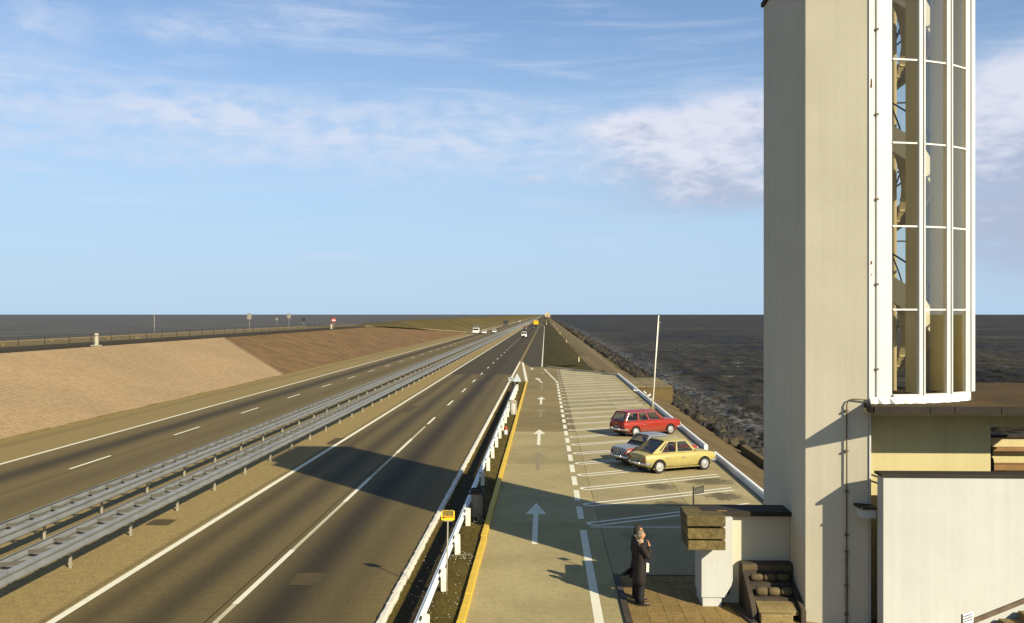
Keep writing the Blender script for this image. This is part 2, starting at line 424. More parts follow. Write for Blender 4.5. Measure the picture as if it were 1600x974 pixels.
m_patch = road_mat('asphalt_patch', warm(.065), [], var=.2)
pr_ = thing('road_patches', 'small darker asphalt repairs in the road and median', 'road repairs'); pr_['kind'] = 'structure'
for px, py, w, l, rot in ((252, 817, .75, .9, .1), (530, 690, .9, 2.6, .0), (640, 640, .6, 5., .0), (480, 905, .7, 1.1, .2), (330, 705, .8, 2.4, 0), (150, 765, .7, 1.8, 0)):
    q = g(px, py); r2 = random.Random(px); pts = [(q.x + w * .5 * sx * r2.uniform(.85, 1.1), q.y + l * .5 * sy * r2.uniform(.85, 1.1)) for sx, sy in ((-1, -1), (0, -1.05), (1, -1), (1, 1), (.1, 1.02), (-1, 1))]
    sheet('patch', m_patch, pts, .0038, pr_)
m_seam = M('seam_tar', warm(.03), rough=.9)
for x, a, bq_, w in ((-7.52, 12, 108, .035), (-20.6, 20, 300, .04)):
    r2 = random.Random(int(-x)); y = a; pts = []
    while y < bq_: pts.append((x + r2.gauss(0, .012), y)); y += 1.3
    ribbon(pts, w, .0045).build('seam', m_seam, pr_)
# kerb of single white stones, then the strip that runs on to the horizon
m_kerb = paint_mat('kerb_white', (.66, .60, .46), .60, (.30, .25, .16))
kb = thing('kerb', 'broken line of white painted kerb stones along the highway verge', 'kerb'); kb['kind'] = 'structure'
ks = []
for s in range(5):
    r_ = random.Random(s); mb = MB(); n = 4; rings = []
    for i in range(n + 1):
        yy = .01 + .98 * i / n; a = r_.uniform(-.01, .01); bq = r_.uniform(-.016, .016); h = .10 + r_.uniform(-.012, .006)
        rings.append([(-.085 + a, yy, -.1), (.085 + bq, yy, -.1), (.08 + bq, yy, h - .02), (.05 + bq, yy, h), (-.05 + a, yy, h), (-.085 + a, yy, h - .03)])
    mb.loft(rings); ks.append(mb.mesh('kerb_stone', m_kerb, False))
y = 14.0; k = 0
while y < 136:
    o = link('kerb_stone', ks[k % 5], kb); ln = random.choice((.9, 1.1, 1.3, 1.0)); o.scale = (1, ln - .025, 1); o.location = (-3.62, y, 0); o.rotation_euler.z = random.uniform(-.012, .012); y += ln; k += 1
m_strip = M('kerb_strip_concrete', warm(.20), warm(.15), scale=1.5, grain=.2)
struct(MB().box(-3.72, -3.32, 136, YE, -.1, .06).build('kerb_strip', m_strip))
# the nose of the verge
nose = thing('nose_markings', 'two white lines parting at the nose of the grass verge', 'road markings'); nose['kind'] = 'structure'
ribbon([(-3.2, 136), (-1.88, 97)], .28, .013).build('edge_line', m_white, nose)
struct(sheet('paved_nose', m_lane2, [(-3.7, 96.8), (-1.78, 96.8), (-1.78, 123), (-3.32, 136), (-3.7, 136)], .002))
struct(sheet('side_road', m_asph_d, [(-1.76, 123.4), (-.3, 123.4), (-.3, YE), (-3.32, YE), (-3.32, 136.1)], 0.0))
sm = thing('side_road_line', 'thin white line along the right edge of the dark side road', 'road markings'); sm['kind'] = 'structure'
ribbon([(-.42, 124), (-.42, 560)], .16).build('edge_line', m_white, sm)
ribbon([(-.42, 560), (-3.2, 640)], .2).build('edge_line', m_white, sm)

# grass verge between highway and parking lane ----------------------
def grass_mat(name, c1, c2, c3, s=1.):
    m, t, b = newmat(name); v = wpos(t); b.inputs['Roughness'].default_value = .95; b.inputs['Specular IOR Level'].default_value = .1
    n = t.noise(v, .25 * s, 6, .7); n2 = t.noise(v, 6. * s, 5, .75)
    c = t.mix(t.mapr(n, .35, .65), c1, c2); c = t.mix(t.mapr(n2, .45, .75), c, c3)
    k = t.mapr(t.noise(v, 22 * s, 3, .8), .25, .75, .65, 1.35, False)
    t.set(b.inputs['Base Color'], t.mix(1., c, t.comb(k, k, k), 'MULTIPLY'))
    bump(t, b, n2, .7, .08); return m
m_grass = grass_mat('verge_grass', (.095, .07, .016), (.06, .045, .011), (.13, .09, .025))
m_soil = grass_mat('verge_soil', (.034, .026, .011), (.045, .034, .013), (.062, .045, .016))
vb = MB(); nx, ny = 12, 200; xs = [-3.54 + (3.54 - 1.96) * i / nx for i in range(nx + 1)]
def vz(x, y):
    q = (x + 3.54) / 1.58
    return .03 - .16 * math.exp(-((q - .28) / .2) ** 2) + .05 * math.sin(q * 3.1) + .012 * math.sin(x * 37 + y * 5.1) * math.sin(y * 7.3 + x * 9) - .03
for j in range(ny):
    for i in range(nx):
        pass
vv = [(x, 12 + 85 * j / ny, vz(x, 12 + 85 * j / ny)) for j in range(ny + 1) for x in xs]
vf = []; vm = []
for j in range(ny):
    for i in range(nx):
        a = j * (nx + 1) + i; vf.append((a, a + 1, a + nx + 2, a + nx + 1))
        vb.mi.append(1 if 1 <= i <= 5 else 0)
vb.v = vv; vb.f = vf
struct(vb.build('grass_verge', [m_grass, m_soil], smooth=True))
gb = MB(); r_ = random.Random(11)
m_blade = M('grass_blade', (.11, .08, .018), (.07, .055, .012), scale=2., rough=.9, spec=.1)
for k in range(20000):
    y = 14 + 83 * r_.random() ** 1.8; x = r_.choice((r_.uniform(-2.62, -1.99), r_.uniform(-2.62, -1.99), r_.uniform(-3.52, -3.36)))
    h = r_.uniform(.02, .06); a = r_.uniform(0, 6.28); w = .008; z = vz(x, y)
    dx_, dy_ = math.cos(a), math.sin(a); lx, ly = r_.uniform(-.04, .04), r_.uniform(-.04, .04)
    gb.add([(x - dx_ * w, y - dy_ * w, z - .01), (x + dx_ * w, y + dy_ * w, z - .01), (x + lx, y + ly, z + h)], [(0, 1, 2)])
tag(gb.build('grass_blades', m_blade, fix=False), 'short olive grass growing on the narrow verge', 'grass', kind='stuff')
fb = MB(); m_daisy = M('daisy_petals', (.75, .72, .55), rough=.7)
for k in range(360):
    cl = r_.choice(((-2.98, 22, .28, 5), (-2.98, 22, .28, 5), (-2.3, 26.7, .2, .25), (-2.15, 31.5, .2, .5), (-2.15, 22, .3, 3), (-2.2, 33, .3, 14), (-3., 34, .3, 12)))
    x = r_.gauss(cl[0], cl[2]); y = r_.gauss(cl[1], cl[3]); 
    if not (-3.45 < x < -2.0) or y < 14: continue
    z = vz(x, y) + r_.uniform(.02, .07); s = r_.uniform(.010, .022)
    ring = [(x + s * math.cos(a), y + s * math.sin(a), z) for a in (0, 1.26, 2.51, 3.77, 5.03)]
    fb.add(ring + [(x, y, z + .006)], [(i, (i + 1) % 5, 5) for i in range(5)])
tag(fb.build('daisies', m_daisy, fix=False), 'tiny pale flowers scattered over the verge', 'flowers', kind='stuff')

# yellow kerb
m_yel = paint_mat('kerb_yellow', (.62, .40, .03), .66, (.33, .25, .12))
yk = thing('yellow_kerb', 'yellow painted kerb along the left side of the parking lane', 'kerb'); yk['kind'] = 'structure'
y = 14.0; me_y = MB().box(-.085, .085, 0, 1, -.2, .11).mesh('kerb_block', m_yel)
while y < 96.5:
    o = link('kerb_block', me_y, yk, .015); o.location = (-1.87 + random.uniform(-.006, .006) + (.02 if y < 29 else 0), y, random.uniform(-.008, .004)); o.scale = (1, .992, 1); y += 1

# parking lane and parking slabs --------------------------------------
def yend(x): return 124 - (x - .1) * 2.1
pv = thing('parking_pavement', 'pale concrete slabs of the parking lane and bays', 'pavement'); pv['kind'] = 'structure'
def slab(x0, x1, y0, y1, mat, name='concrete_slab', clip=True):
    e = .008
    t0, t1 = (min(y1, yend(x0)), min(y1, yend(x1))) if clip else (y1, y1)
    if min(t0, t1) <= y0 + .3:
        if max(t0, t1) <= y0 + .3: return
        xq = .1 + (124 - y0) / 2.1
        pts = [(x0 + e, y0 + e), (min(x1, xq) - e, y0 + e), (x0 + e, t0 - e)]
    else: pts = [(x0 + e, y0 + e), (x1 - e, y0 + e), (x1 - e, t1 - e), (x0 + e, t0 - e)]
    dz = random.uniform(-.002, .001)
    MB().prism([(p[0], p[1], -.2) for p in pts], (0, 0, .2 + dz)).build(name, mat, pv)
y = 13.0; rows = []
while y < 126: rows.append(y); y += 6.1
for y in rows:
    slab(-1.785, 1.77, y, min(y + 6.1, 123.4), m_lane if y < 55 else m_lane2, clip=False)
    if y + 6.1 > 25: 
        slab(1.77, 5.1, max(y, 25.05), y + 6.1, m_slab); slab(5.1, 7.95, max(y, 25.05), y + 6.1, m_slab)
m_joint = M('joint_tar', warm(.02), rough=.9)
struct(sheet('joint_bed', m_joint, [(-1.8, 12), (8.1, 12), (8.1, 107), (.1, 124), (-1.8, 124)], -.02))

pm = thing('parking_markings', 'white arrows, bay lines and dashes painted on the parking area', 'road markings'); pm['kind'] = 'structure'
m_thin = paint_mat('bay_paint', (.80, .76, .60), .66, (.36, .30, .18))
SL = .58; BP = 3.15; T0 = 31.1; XT = 1.40; XR = 7.3
k = 0
while True:
    ty = T0 + BP * k; k += 1
    if ty > 117: break
    xr = XR + min(0, (.5 - (k % 3) * .25))
    xm = (124 - .6 + .1 * 2.1 - ty + SL * XT - .3) / (SL + 2.1)
    xr = min(xr, xm)
    if xr < 2.6: break
    arc = []
    for q in range(9):
        a = math.pi / 2 + math.pi * q / 8; arc.append((XT + .3 + .3 * math.cos(a), ty + .3 * SL + .26 * math.sin(a)))
    up = [(xr, ty + SL * (xr - XT) + .26)]; lo = [(xr, ty + SL * (xr - XT) - .26)]
    ribbon(up + arc + lo, .125).build('bay_line', m_thin, pm)
    if ty < 95: ribbon([(1.19, ty + .85), (1.19, ty + BP - .22)], .21).build('lane_dash', m_white, pm)
ribbon([(1.19, 14), (1.19, 30.3)], .21).build('lane_edge_line', m_white, pm)
ribbon([(1.45, 30.75), (7.6, 30.95)], .09).build('bay_line', m_thin, pm)
bx0, by0, bx1, by1 = 1.19, 96.6, -.16, 120.
for q in range(9):
    a, bq = q / 9, (q + .72) / 9
    ribbon([(bx0 + (bx1 - bx0) * a, by0 + (by1 - by0) * a), (bx0 + (bx1 - bx0) * bq, by0 + (by1 - by0) * bq)], .21).build('lane_dash', m_white, pm)
def arrow(x, y0, y1, hw=.36, sw=.085, lean=0., mat=None, z=.005):
    h = (y1 - y0) * .31; yb = y1 - h
    xf = lambda y: x + lean * (y - y0)
    mb = MB().quad((xf(y0) - sw, y0, z), (xf(y0) + sw, y0, z), (xf(yb) + sw, yb, z), (xf(yb) - sw, yb, z))
    mb.quad((xf(yb) - hw, yb, z), (xf(yb) + hw, yb, z), (xf(y1), y1, z)); mb.build('arrow_marking', mat or m_white, pm)
arrow(-.32, 28.4, 34.6); arrow(-.35, 50, 56.7); arrow(-.33, 72.6, 79.0)
arrow(-.32, 95.5, 102.5, lean=-.085); arrow(-1.55, 117.5, 122.5, hw=.3, lean=-.05)
m_ghost = paint_mat('paint_ghost', (.255, .205, .095), .42, (.215, .165, .07))
for y in (42., 63.5, 86.5, 108.): arrow(-.32, y, y + 5.5, mat=m_ghost)

# end kerb, low white walls
m_lw = wall_mat('low_wall_paint', (.74, .72, .66), (.66, .64, .58), .2)
struct(MB().prism([(.1, 124.02, -.1), (8.0, 107.45, -.1), (8.0, 107.85, -.1), (.1, 124.42, -.1)], (0, 0, .22)).build('end_kerb', M('end_kerb_paint', (.52, .46, .32), (.4, .35, .24), grain=.2)))
def low_wall(y0, y1, label):
    t = thing('low_wall', label, 'wall', (8.1, y0, 0)); n = max(1, round((y1 - y0) / 5.9)); L = (y1 - y0) / n
    for i in range(n):
        mb = MB(); pr = [(-.09, -.15), (.10, -.15), (.10, .20), (.07, .235), (-.04, .24), (-.09, .205)]
        mb.loft([[(x, i * L + .004, z) for x, z in pr], [(x, (i + 1) * L - .004, z) for x, z in pr]]).build('wall_block', m_lw, t)
low_wall(18, 46.3, 'low white wall along the parking bays, near stretch beside the tower')
low_wall(48.7, 107.3, 'long low white wall along the parking bays, far stretch with gulls on it')

# shore side: slope, stones
m_slope = M('slope_earth', (.135, .095, .040), (.085, .06, .025), scale=.5, grain=.3, gscale=9, bmp=.5, bscale=12, bdist=.05, rough=.95, spec=.1)
m_tan = M('slope_tan', (.15, .11, .05), (.075, .055, .024), scale=.08, grain=.25, gscale=5, bmp=.4, bscale=6, bdist=.08, rough=.95, spec=.1)
m_grassf = grass_mat('meadow_grass', (.040, .033, .008), (.065, .048, .012), (.026, .024, .007), .35)
def grid_sheet(name, mat, fx, ys, z=None, smooth=True):
    """fx(y) -> list of (x, z) across; real relief from small noise"""
    mb = MB(); rows_ = [[(x, y, zz) for x, zz in fx(y)] for y in ys]; n = len(rows_[0])
    mb.add([p for r in rows_ for p in r], [(j * n + i, j * n + i + 1, (j + 1) * n + i + 1, (j + 1) * n + i) for j in range(len(rows_) - 1) for i in range(n - 1)])
    return mb.build(name, mat, smooth=smooth)
def wob(x, y, a): return a * (math.sin(x * 1.7 + y * .31) + math.sin(x * .63 - y * .83 + 2) + .6 * math.sin(x * 3.1 + y * 1.37))
NS = 10
struct(grid_sheet('shore_slope', m_slope, lambda y: [(8.27 + 3.9 * i / NS, -.01 - 1.68 * i / NS + (wob(8.27 + 3.9 * i / NS, y, .02) if i else 0)) for i in range(NS + 1)], [-20 + 1.2 * k for k in range(107)]))
def fy(a, b, n): return [a * (b / a) ** (k / n) for k in range(n + 1)]
struct(grid_sheet('shore_slope', m_tan, lambda y: [(5.7 - min(2., (y - 107.6) / 260) + (6.2 + min(2., (y - 107.6) / 260)) * i / NS, .0 - 1.6 * (i / NS) ** 1.1 + .12 * math.sin(i * .9) + wob(i, y * .3, .03)) for i in range(NS + 1)], fy(108.4, YE, 160)))
def gfar(y):
    x1 = 5.75 - min(2., (y - 107.6) / 260); x0 = -.28
    return [(x0 + (x1 - x0) * i / 14, .02 + .16 * math.sin(math.pi * i / 14) + wob(i * .7, y * .4, .03)) for i in range(15)]
gm = grid_sheet('meadow', m_grassf, gfar, fy(124.5, YE, 160)); struct(gm)
# the wedge between the slanting end kerb and the meadow
wg = MB(); wx = [.1 + 8.1 * i / 10 for i in range(11)]
wg.add([(x, yend(x) + .42 - (.0 if i < 10 else .2), .0) for i, x in enumerate(wx)] + [(x, 124.6, .02 + .1 * math.sin(i) ** 2 - (.35 if x > 6.2 else 0) - (.5 if x > 7.5 else 0)) for i, x in enumerate(wx)],
       [(i, i + 1, 12 + i, 11 + i) for i in range(10)])
struct(wg.build('meadow', m_grassf, smooth=True))

m_rock = M('shore_rock', (.066, .049, .022), (.009, .008, .005), scale=.9, grain=.3, gscale=14, rough=.85, bmp=.6, bscale=9, bdist=.05)
m_rock2 = M('shore_rock_dark', (.026, .021, .013), (.010, .009, .006), scale=1.2, grain=.3, gscale=14, rough=.7, bmp=.6, bscale=9, bdist=.05)
def rock_mesh(seed, mat, sub=2):
    bm = bmesh.new(); bmesh.ops.create_icosphere(bm, subdivisions=sub, radius=1.); r_ = random.Random(seed)
    pl = [(Vector((r_.gauss(0, 1), r_.gauss(0, 1), r_.gauss(0, 1))).normalized(), r_.uniform(.5, .85)) for _ in range(7)]
    for v in bm.verts:
        for n, d in pl:
            e = v.co.dot(n) - d
            if e > 0: v.co -= n * e
        v.co += Vector((r_.uniform(-.05, .05), r_.uniform(-.05, .05), r_.uniform(-.05, .05)))
    me = bpy.data.meshes.new('rock'); bm.to_mesh(me); bm.free(); me.materials.append(mat); return me
rocks = [rock_mesh(s, m_rock if s < 5 else m_rock2, 1 if s % 2 else 2) for s in range(9)]
rv = thing('rock_revetment', 'dark armour stones heaped along the water edge below the parking wall', 'rocks', (0, 0, 0)); rv['kind'] = 'structure'
def slope_z(x): return -1.6 - (x - 11.9) / 6.6 * 2.85
r_ = random.Random(5); cnt = 0; farmb = MB()
lows = [rock_mesh(40 + s, m_rock, 1) for s in range(4)]
lowd = [([tuple(v.co) for v in me.vertices], [tuple(p.vertices) for p in me.polygons]) for me in lows]
for me in lows: bpy.data.meshes.remove(me)
y = 30.0
while y < 2600:
    q = max(1., y / 90)
    for i in range(11):
        x = 11.7 + 7.2 * (i + r_.random()) / 11 + (min(3.5, max(0, y - 150) / 150)) * (i / 11); yy = y + r_.uniform(-.5, .5) * q
        s = r_.uniform(.28, .62) * min(q, 3.) ** .7; z = slope_z(min(x, 19.5)) + r_.uniform(-.05, .25) * s
        xx = min(x - 11.7, 7.2) / 7.2
        if 45 < yy < 60 and x < 14.2: continue
        rot = (r_.uniform(0, 6.3), r_.uniform(0, 6.3), r_.uniform(0, 6.3)); sc = Vector((s * r_.uniform(.8, 1.3), s * r_.uniform(.8, 1.3), s * r_.uniform(.6, 1.)))
        if yy < 62 and cnt < 285 and yy > 36:
            me = rocks[r_.randrange(5)] if xx < .55 and r_.random() < .45 else rocks[5 + r_.randrange(4)]
            o = link('stone', me, rv); o.location = (x, yy, z); o.rotation_euler = rot; o.scale = sc; cnt += 1
        else:
            from mathutils import Euler
            mt = Matrix.Translation((x, yy, z)) @ Euler(rot).to_matrix().to_4x4() @ Matrix.Diagonal((*sc, 1))
            vs, fs = lowd[r_.randrange(4)]
            farmb.cur = 1 if xx > .5 or r_.random() < .5 else 0
            farmb.add([mt @ Vector(p) for p in vs], fs)
    y += .85 * q
stuff(farmb.build('far_stones', [m_rock, m_rock2], rv, fix=False))
# platform and little retaining wall built into the slope
m_conc = concrete_mat('concrete_grey', (.19, .145, .065), (.13, .10, .045))
pf = thing('concrete_platform', 'small square concrete platform behind the far end of the low wall', 'platform', (8.3, 91, 0)); pf['kind'] = 'structure'
for i in range(3):
    for j in range(4): MB().box(.02 + i * 1.25, 1.23 + (i * 1.25), j * 3.2 + .02, j * 3.2 + 3.16, -.12, .0 - .004 * ((i + j) % 2)).build('concrete_slab', m_conc, pf)
MB().box(.02, 3.72, .1, 12.7, -2.4, -.13).build('retaining_wall', m_slope, pf)
rw = thing('retaining_wall', 'short dark retaining wall set in the stone slope beside the tower', 'wall', (11.75, 51, -2.2))
MB().box(0, .3, 0, 7.2, -.4, 1.15).build('wall', m_core, rw, bevel=.02); MB().box(0.3, 2.0, 0, .3, -.6, 1.1).build('end_wall', m_core, rw, bevel=.02)
rl = thing('steel_railing', 'pale grid railing on the stones beyond the short retaining wall', 'railing', (12.5, 51.6, -1.6))
m_rail = M('railing_pale', (.62, .55, .36), rough=.6)
for i in range(7): MB().tube([(i * .45, .2 * i, -.6), (i * .45, .2 * i, .55)], .03, 6).build('post', m_rail, rl)
for z in (.05, .3, .52): MB().tube([(0, 0, z), (2.7, 1.2, z)], .025, 6).build('rail', m_rail, rl)

# ================================================================ LEFT DIKE
def brick_slope_mat():
    m, t, b = newmat('revetment_brick'); v = wpos(t); x, y, z = t.sep(v)
    b.inputs['Roughness'].default_value = .9; b.inputs['Specular IOR Level'].default_value = .15
    br = t.new('ShaderNodeTexBrick'); br.offset = .5
    t.l.new(t.comb(y, t.math('MULTIPLY', x, 1.05)), br.inputs['Vector'])
    br.inputs['Scale'].default_value = 1.; br.inputs['Brick Width'].default_value = .44; br.inputs['Row Height'].default_value = .25; br.inputs['Mortar Size'].default_value = .02
    t.set(br.inputs['Color1'], (.33, .228, .115)); t.set(br.inputs['Color2'], (.275, .185, .092)); t.set(br.inputs['Mortar'], (.18, .122, .062)); br.inputs['Bias'].default_value = -.1
    big = t.mapr(t.noise(v, .12, 5, .6), .3, .7, .93, 1.07); gr = t.mapr(t.noise(v, 7, 4, .8), .25, .75, .75, 1.25, False); k = t.math('MULTIPLY', big, gr)
    t.set(b.inputs['Base Color'], t.mix(1., br.outputs['Color'], t.comb(k, k, k), 'MULTIPLY'))
    bump(t, b, br.outputs['Fac'], -.5, .02); return m
ZT = 3.8; XB, XTOP = -29.3, -41.4
m_brick = brick_slope_mat()
m_brown = M('slope_gravel_brown', (.165, .10, .044), (.115, .07, .031), scale=.35, grain=.35, gscale=3.5, bmp=.6, bscale=5, bdist=.1, rough=.95, spec=.1)
NB = 12
def lerp(a, b, t): return a + (b - a) * t
# brick face ends on a slanting edge from (top, Y=122) to (toe, Y=106)
bs = MB()
for j in range(61):
    for i in range(NB + 1):
        q = i / NB; ymax = lerp(106.5, 122, q); bs.v.append((lerp(XB, XTOP, q), lerp(-30, ymax, j / 60), ZT * q + .03))
bs.f = [(j * (NB + 1) + i, j * (NB + 1) + i + 1, (j + 1) * (NB + 1) + i + 1, (j + 1) * (NB + 1) + i) for j in range(60) for i in range(NB)]; bs.mi = [0] * len(bs.f)
struct(bs.build('brick_revetment', m_brick))
m_edge = M('edge_concrete', (.27, .20, .105), (.21, .15, .08), grain=.2)
struct(MB().prism([(XB, 106.5, 0), (XTOP, 122, ZT), (XTOP, 122.3, ZT), (XB, 106.8, 0)], (.02, 0, .09)).build('revetment_edge', m_edge))
bq = MB()
for j in range(91):
    for i in range(NB + 1):
        q = i / NB; y0_ = lerp(106.7, 122.2, q); y1_ = lerp(356, 228, q); yy = lerp(y0_, y1_, j / 90); x = lerp(XB, XTOP, q)
        bq.v.append((x, yy, ZT * q + (wob(x * 1.3, yy * .9, .035) if 0 < i < NB else 0)))
bq.f = [(j * (NB + 1) + i, j * (NB + 1) + i + 1, (j + 1) * (NB + 1) + i + 1, (j + 1) * (NB + 1) + i) for j in range(90) for i in range(NB)]; bq.mi = [0] * len(bq.f)
struct(bq.build('earth_slope', m_brown, smooth=True))
# toe kerb, cracked
m_toe = M('toe_kerb', warm(.13), warm(.2), scale=2, grain=.25)
tk = thing('toe_kerb', 'long low kerb at the foot of the brick revetment', 'kerb'); tk['kind'] = 'structure'
me_t = MB().box(-.1, .1, 0, 1, -.1, .1).mesh('kerb_block', m_toe); me_t2 = MB().box(-.06, .06, 0, 1, -.1, .035).mesh('kerb_block', m_toe)
y = 20.
while y < 200:
    o = link('kerb_block', me_t, tk); o.location = (XB + random.uniform(-.02, .02), y, random.uniform(-.05, 0)); o.scale = (1, 1.96, 1)
    o = link('kerb_block', me_t2, tk); o.location = (XB + .75 + random.uniform(-.02, .02), y, random.uniform(-.04, .0)); o.scale = (1, 1.97, 1); y += 2.
# crest: dark strip, path, sea-side edge
m_crestd = M('crest_turf', (.035, .028, .014), (.05, .038, .018), scale=.6, grain=.3, gscale=6, rough=.95, spec=.1)
m_path = road_mat('crest_path', warm(.15), [], var=.2)
struct(rect('crest_turf', m_crestd, -49.3, XTOP + .02, -30, 232, ZT + .012)); struct(rect('crest_path', m_path, -58.5, -49.3, -30, 232, ZT + .012))
struct(MB().box(-58.9, -58.5, -30, 232, ZT - .4, ZT + .12).build('crest_kerb', m_edge))
# grass dike further on
m_dike = grass_mat('dike_grass', (.105, .078, .020), (.065, .05, .013), (.14, .10, .03), .12)
def dike(y):
    s = min(1, max(0, (y - 226) / 110)); s = s * s * (3 - 2 * s); zt = 3.9 + 1.0 * s; 
    pts = [(-29.35, .02), (-31.5, .5), (-34, 1.5), (-37, 2.75), (-40, 3.7), (-42, zt - .15), (-44, zt), (-48, zt - .1), (-54, zt - .6), (-60, 3.4), (-66, 1.5)]
    return [(x, z + wob(x * .8, y * .12, .07)) for x, z in pts]
dk = MB(); ys = fy(228, YE, 220); rws = []
for y in ys:
    row = dike(y)
    if y < 360:   # start behind the slanting edge of the earth slope
        row = [(x, z) for x, z in row]
    rws.append([(x, max(y, lerp(357, 229, min(1, (x - XB) / (XTOP - XB)))) + (y - 228) * 1e-3, z) for x, z in row])
n = len(rws[0]); dk.add([p for r in rws for p in r], [(j * n + i, j * n + i + 1, (j + 1) * n + i + 1, (j + 1) * n + i) for j in range(len(rws) - 1) for i in range(n - 1)])
struct(dk.build('grass_dike', m_dike, smooth=True))
# low concrete lip along the start of the grass
lp = MB(); pts = [(lerp(XTOP - 1.5, XB + .3, q / 10), lerp(229, 357, q / 10), ZT * (1 - q / 10) + .1 + .18 * math.sin(q / 10 * 3.14)) for q in range(11)]
lp.tube(pts, .22, 6); struct(lp.build('lip_kerb', m_edge))
struct(rect('farm_track', M('farm_track', (.24, .18, .085), (.18, .135, .06), grain=.2), -29.3, -27.9, 357, YE, .02))
# ================================================================ TOWER
m_cream = wall_mat('tower_render', (.50, .455, .33), (.465, .42, .30), .06)
m_white2 = wall_mat('white_render', (.44, .435, .385), (.41, .40, .35), .05)
m_frame = wall_mat('white_paint_steel', (.58, .575, .53), (.53, .52, .47), .06, .5)
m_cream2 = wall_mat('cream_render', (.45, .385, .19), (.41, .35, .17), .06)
m_cope = M('dark_coping', (.030, .021, .012), (.020, .015, .009), scale=2, grain=.25, rough=.8)
m_roof = M('roof_felt', (.075, .048, .018), (.05, .033, .013), scale=.8, grain=.35, gscale=12, rough=.95, spec=.1)
m_iron = M('rusty_iron', (.14, .10, .06), (.09, .06, .04), scale=6, rough=.7)
m_glass = glass_mat('bay_glass', (.965, .96, .93), .01, .0)
m_dark = M('dark_metal', (.03, .025, .02), rough=.5)

YF = 21.45; XL = pX(1258, YF); YR = 20.97; XRt = pX(1357, YR); YB = 25.5; TZ = 14.9
tw = thing('tower', 'tall pale rendered tower with a glazed stair bay on its right side', 'tower', (XL, YF, 0))
def tb(x0, x1, y0, y1, z0, z1, name, mat, parent=tw, bevel=.012): return MB().box(x0 - XL, x1 - XL, y0 - YF, y1 - YF, z0, z1).build(name, mat, parent, bevel=bevel)
MB().prism([(0, 0, -.3), (XRt - XL, YR - YF, -.3), (XRt - XL, YB - YF, -.3), (0, YB - YF, -.3)], (0, 0, TZ + .3)).build('shaft', m_cream, tw, bevel=.012)
MB().prism([(-.06, -.06, TZ), (XRt - XL + .06, YR - YF - .07, TZ), (XRt - XL + .06, YB - YF + .06, TZ), (-.06, YB - YF + .06, TZ)], (0, 0, .12)).build('coping', m_cope, tw, bevel=.01)
tb(XL + .3, XRt - .03, YF + .3, YB - .3, TZ + .125, TZ + .9, 'roof_room', m_cream)
# thin white strip at the right end of the front face below the roof slab
tb(XRt + .003, XRt + .05, YR - .03, YF + .12, -.2, 4.70, 'edge_strip', m_white2)
# stair bay ------------------------------------------------------------
ZS = 4.87                                   # top of the flat roof it stands on
P = [(pX(1357, 20.962), 20.962), (pX(1394, 20.99), 20.99), (pX(1439, 21.13), 21.13), (pX(1482, 21.45), 21.45), (pX(1512, 21.95), 21.95), (pX(1512, 21.95) + .27, 23.3), (pX(1512, 21.95) + .2, 25.3), (8.7, 25.4), (XRt, 25.4)]
BT = 16.3
bay = MB()
def L(p): return (p[0] - XL, p[1] - YF)
# solid white panel left of the glass
a, b = L(P[0]), L(P[1])
MB().prism([(a[0], a[1], ZS + .004), (b[0], b[1], ZS + .004), (b[0], b[1] + .12, ZS + .004), (a[0], a[1] + .12, ZS + .004)], (0, 0, BT - ZS)).build('bay_panel', m_frame, tw, bevel=.01)
MB().box(a[0] + .004, a[0] + .13, a[1] - .018, a[1] - .002, ZS + .004, BT).build('panel_trim', m_frame, tw, bevel=.008)
px_ = a[0] + .17
m_rust = M('rust', (.12, .06, .02), (.06, .03, .012), scale=30, rough=.9)
for py_, hh_ in ((131, .22), (411, .10), (430, .05)):
    zz_ = pZ(1360, py_, 20.96); MB().prism([(a[0] + .03, a[1] - .0195, zz_ - hh_ / 2), (a[0] + .075, a[1] - .0195, zz_ - hh_ / 2 + .02), (a[0] + .07, a[1] - .0195, zz_ + hh_ / 2), (a[0] + .04, a[1] - .0195, zz_ + hh_ / 2 - .03)], (0, .0012, 0)).build('rust_patch', m_rust, tw)
pp = MB().tube([(px_, a[1] - .03, ZS + .05), (px_, a[1] - .03, BT)], .018, 8).build('downpipe', m_white2, tw)
for z in np.arange(5.6, 16, 1.83): MB().box(px_ - .035, px_ + .035, a[1] - .055, a[1] - .003, z, z + .04).build('pipe_clip', m_iron, pp)
# mullions: white face, deep cream fin behind
m_fin = wall_mat('fin_render', (.54, .48, .28), (.50, .44, .25), .06)
def mull(p, w, depth, nm='mullion'):
    x, y = L(p)
    o = MB().box(x - w / 2, x + w / 2, y - .06, y + .05, ZS + .2, BT).build(nm, m_frame, tw, bevel=.01)
    for sx in (-1, 1): MB().box(x + sx * w * .32 - .012, x + sx * w * .32 + .012, y - .082, y - .058, ZS + .2, BT).build('bead', m_frame, o)
    MB().box(x - w / 2 + .015, x + w / 2 - .015, y + .052, y + depth, ZS + .2, BT).build('fin', m_fin, o)
mull(P[2], .16, .72); mull(P[3], .16, .85); mull(P[4], .2, .8)
x, y = L(P[4]); 
MB().box(x + .1, x + .16, y - .02, y + .1, ZS + .2, BT).build('corner_trim', m_frame, tw, bevel=.008)
for q in (5, 6, 7): mull(P[q], .10, .12, 'rear_mullion')
zb = [pZ(1394, py, 20.99) for py in (484.5, 353.5, 224, 93)]; step = (zb[3] - zb[0]) / 3
bars = [zb[0] + step * i for i in range(-0, 6)]
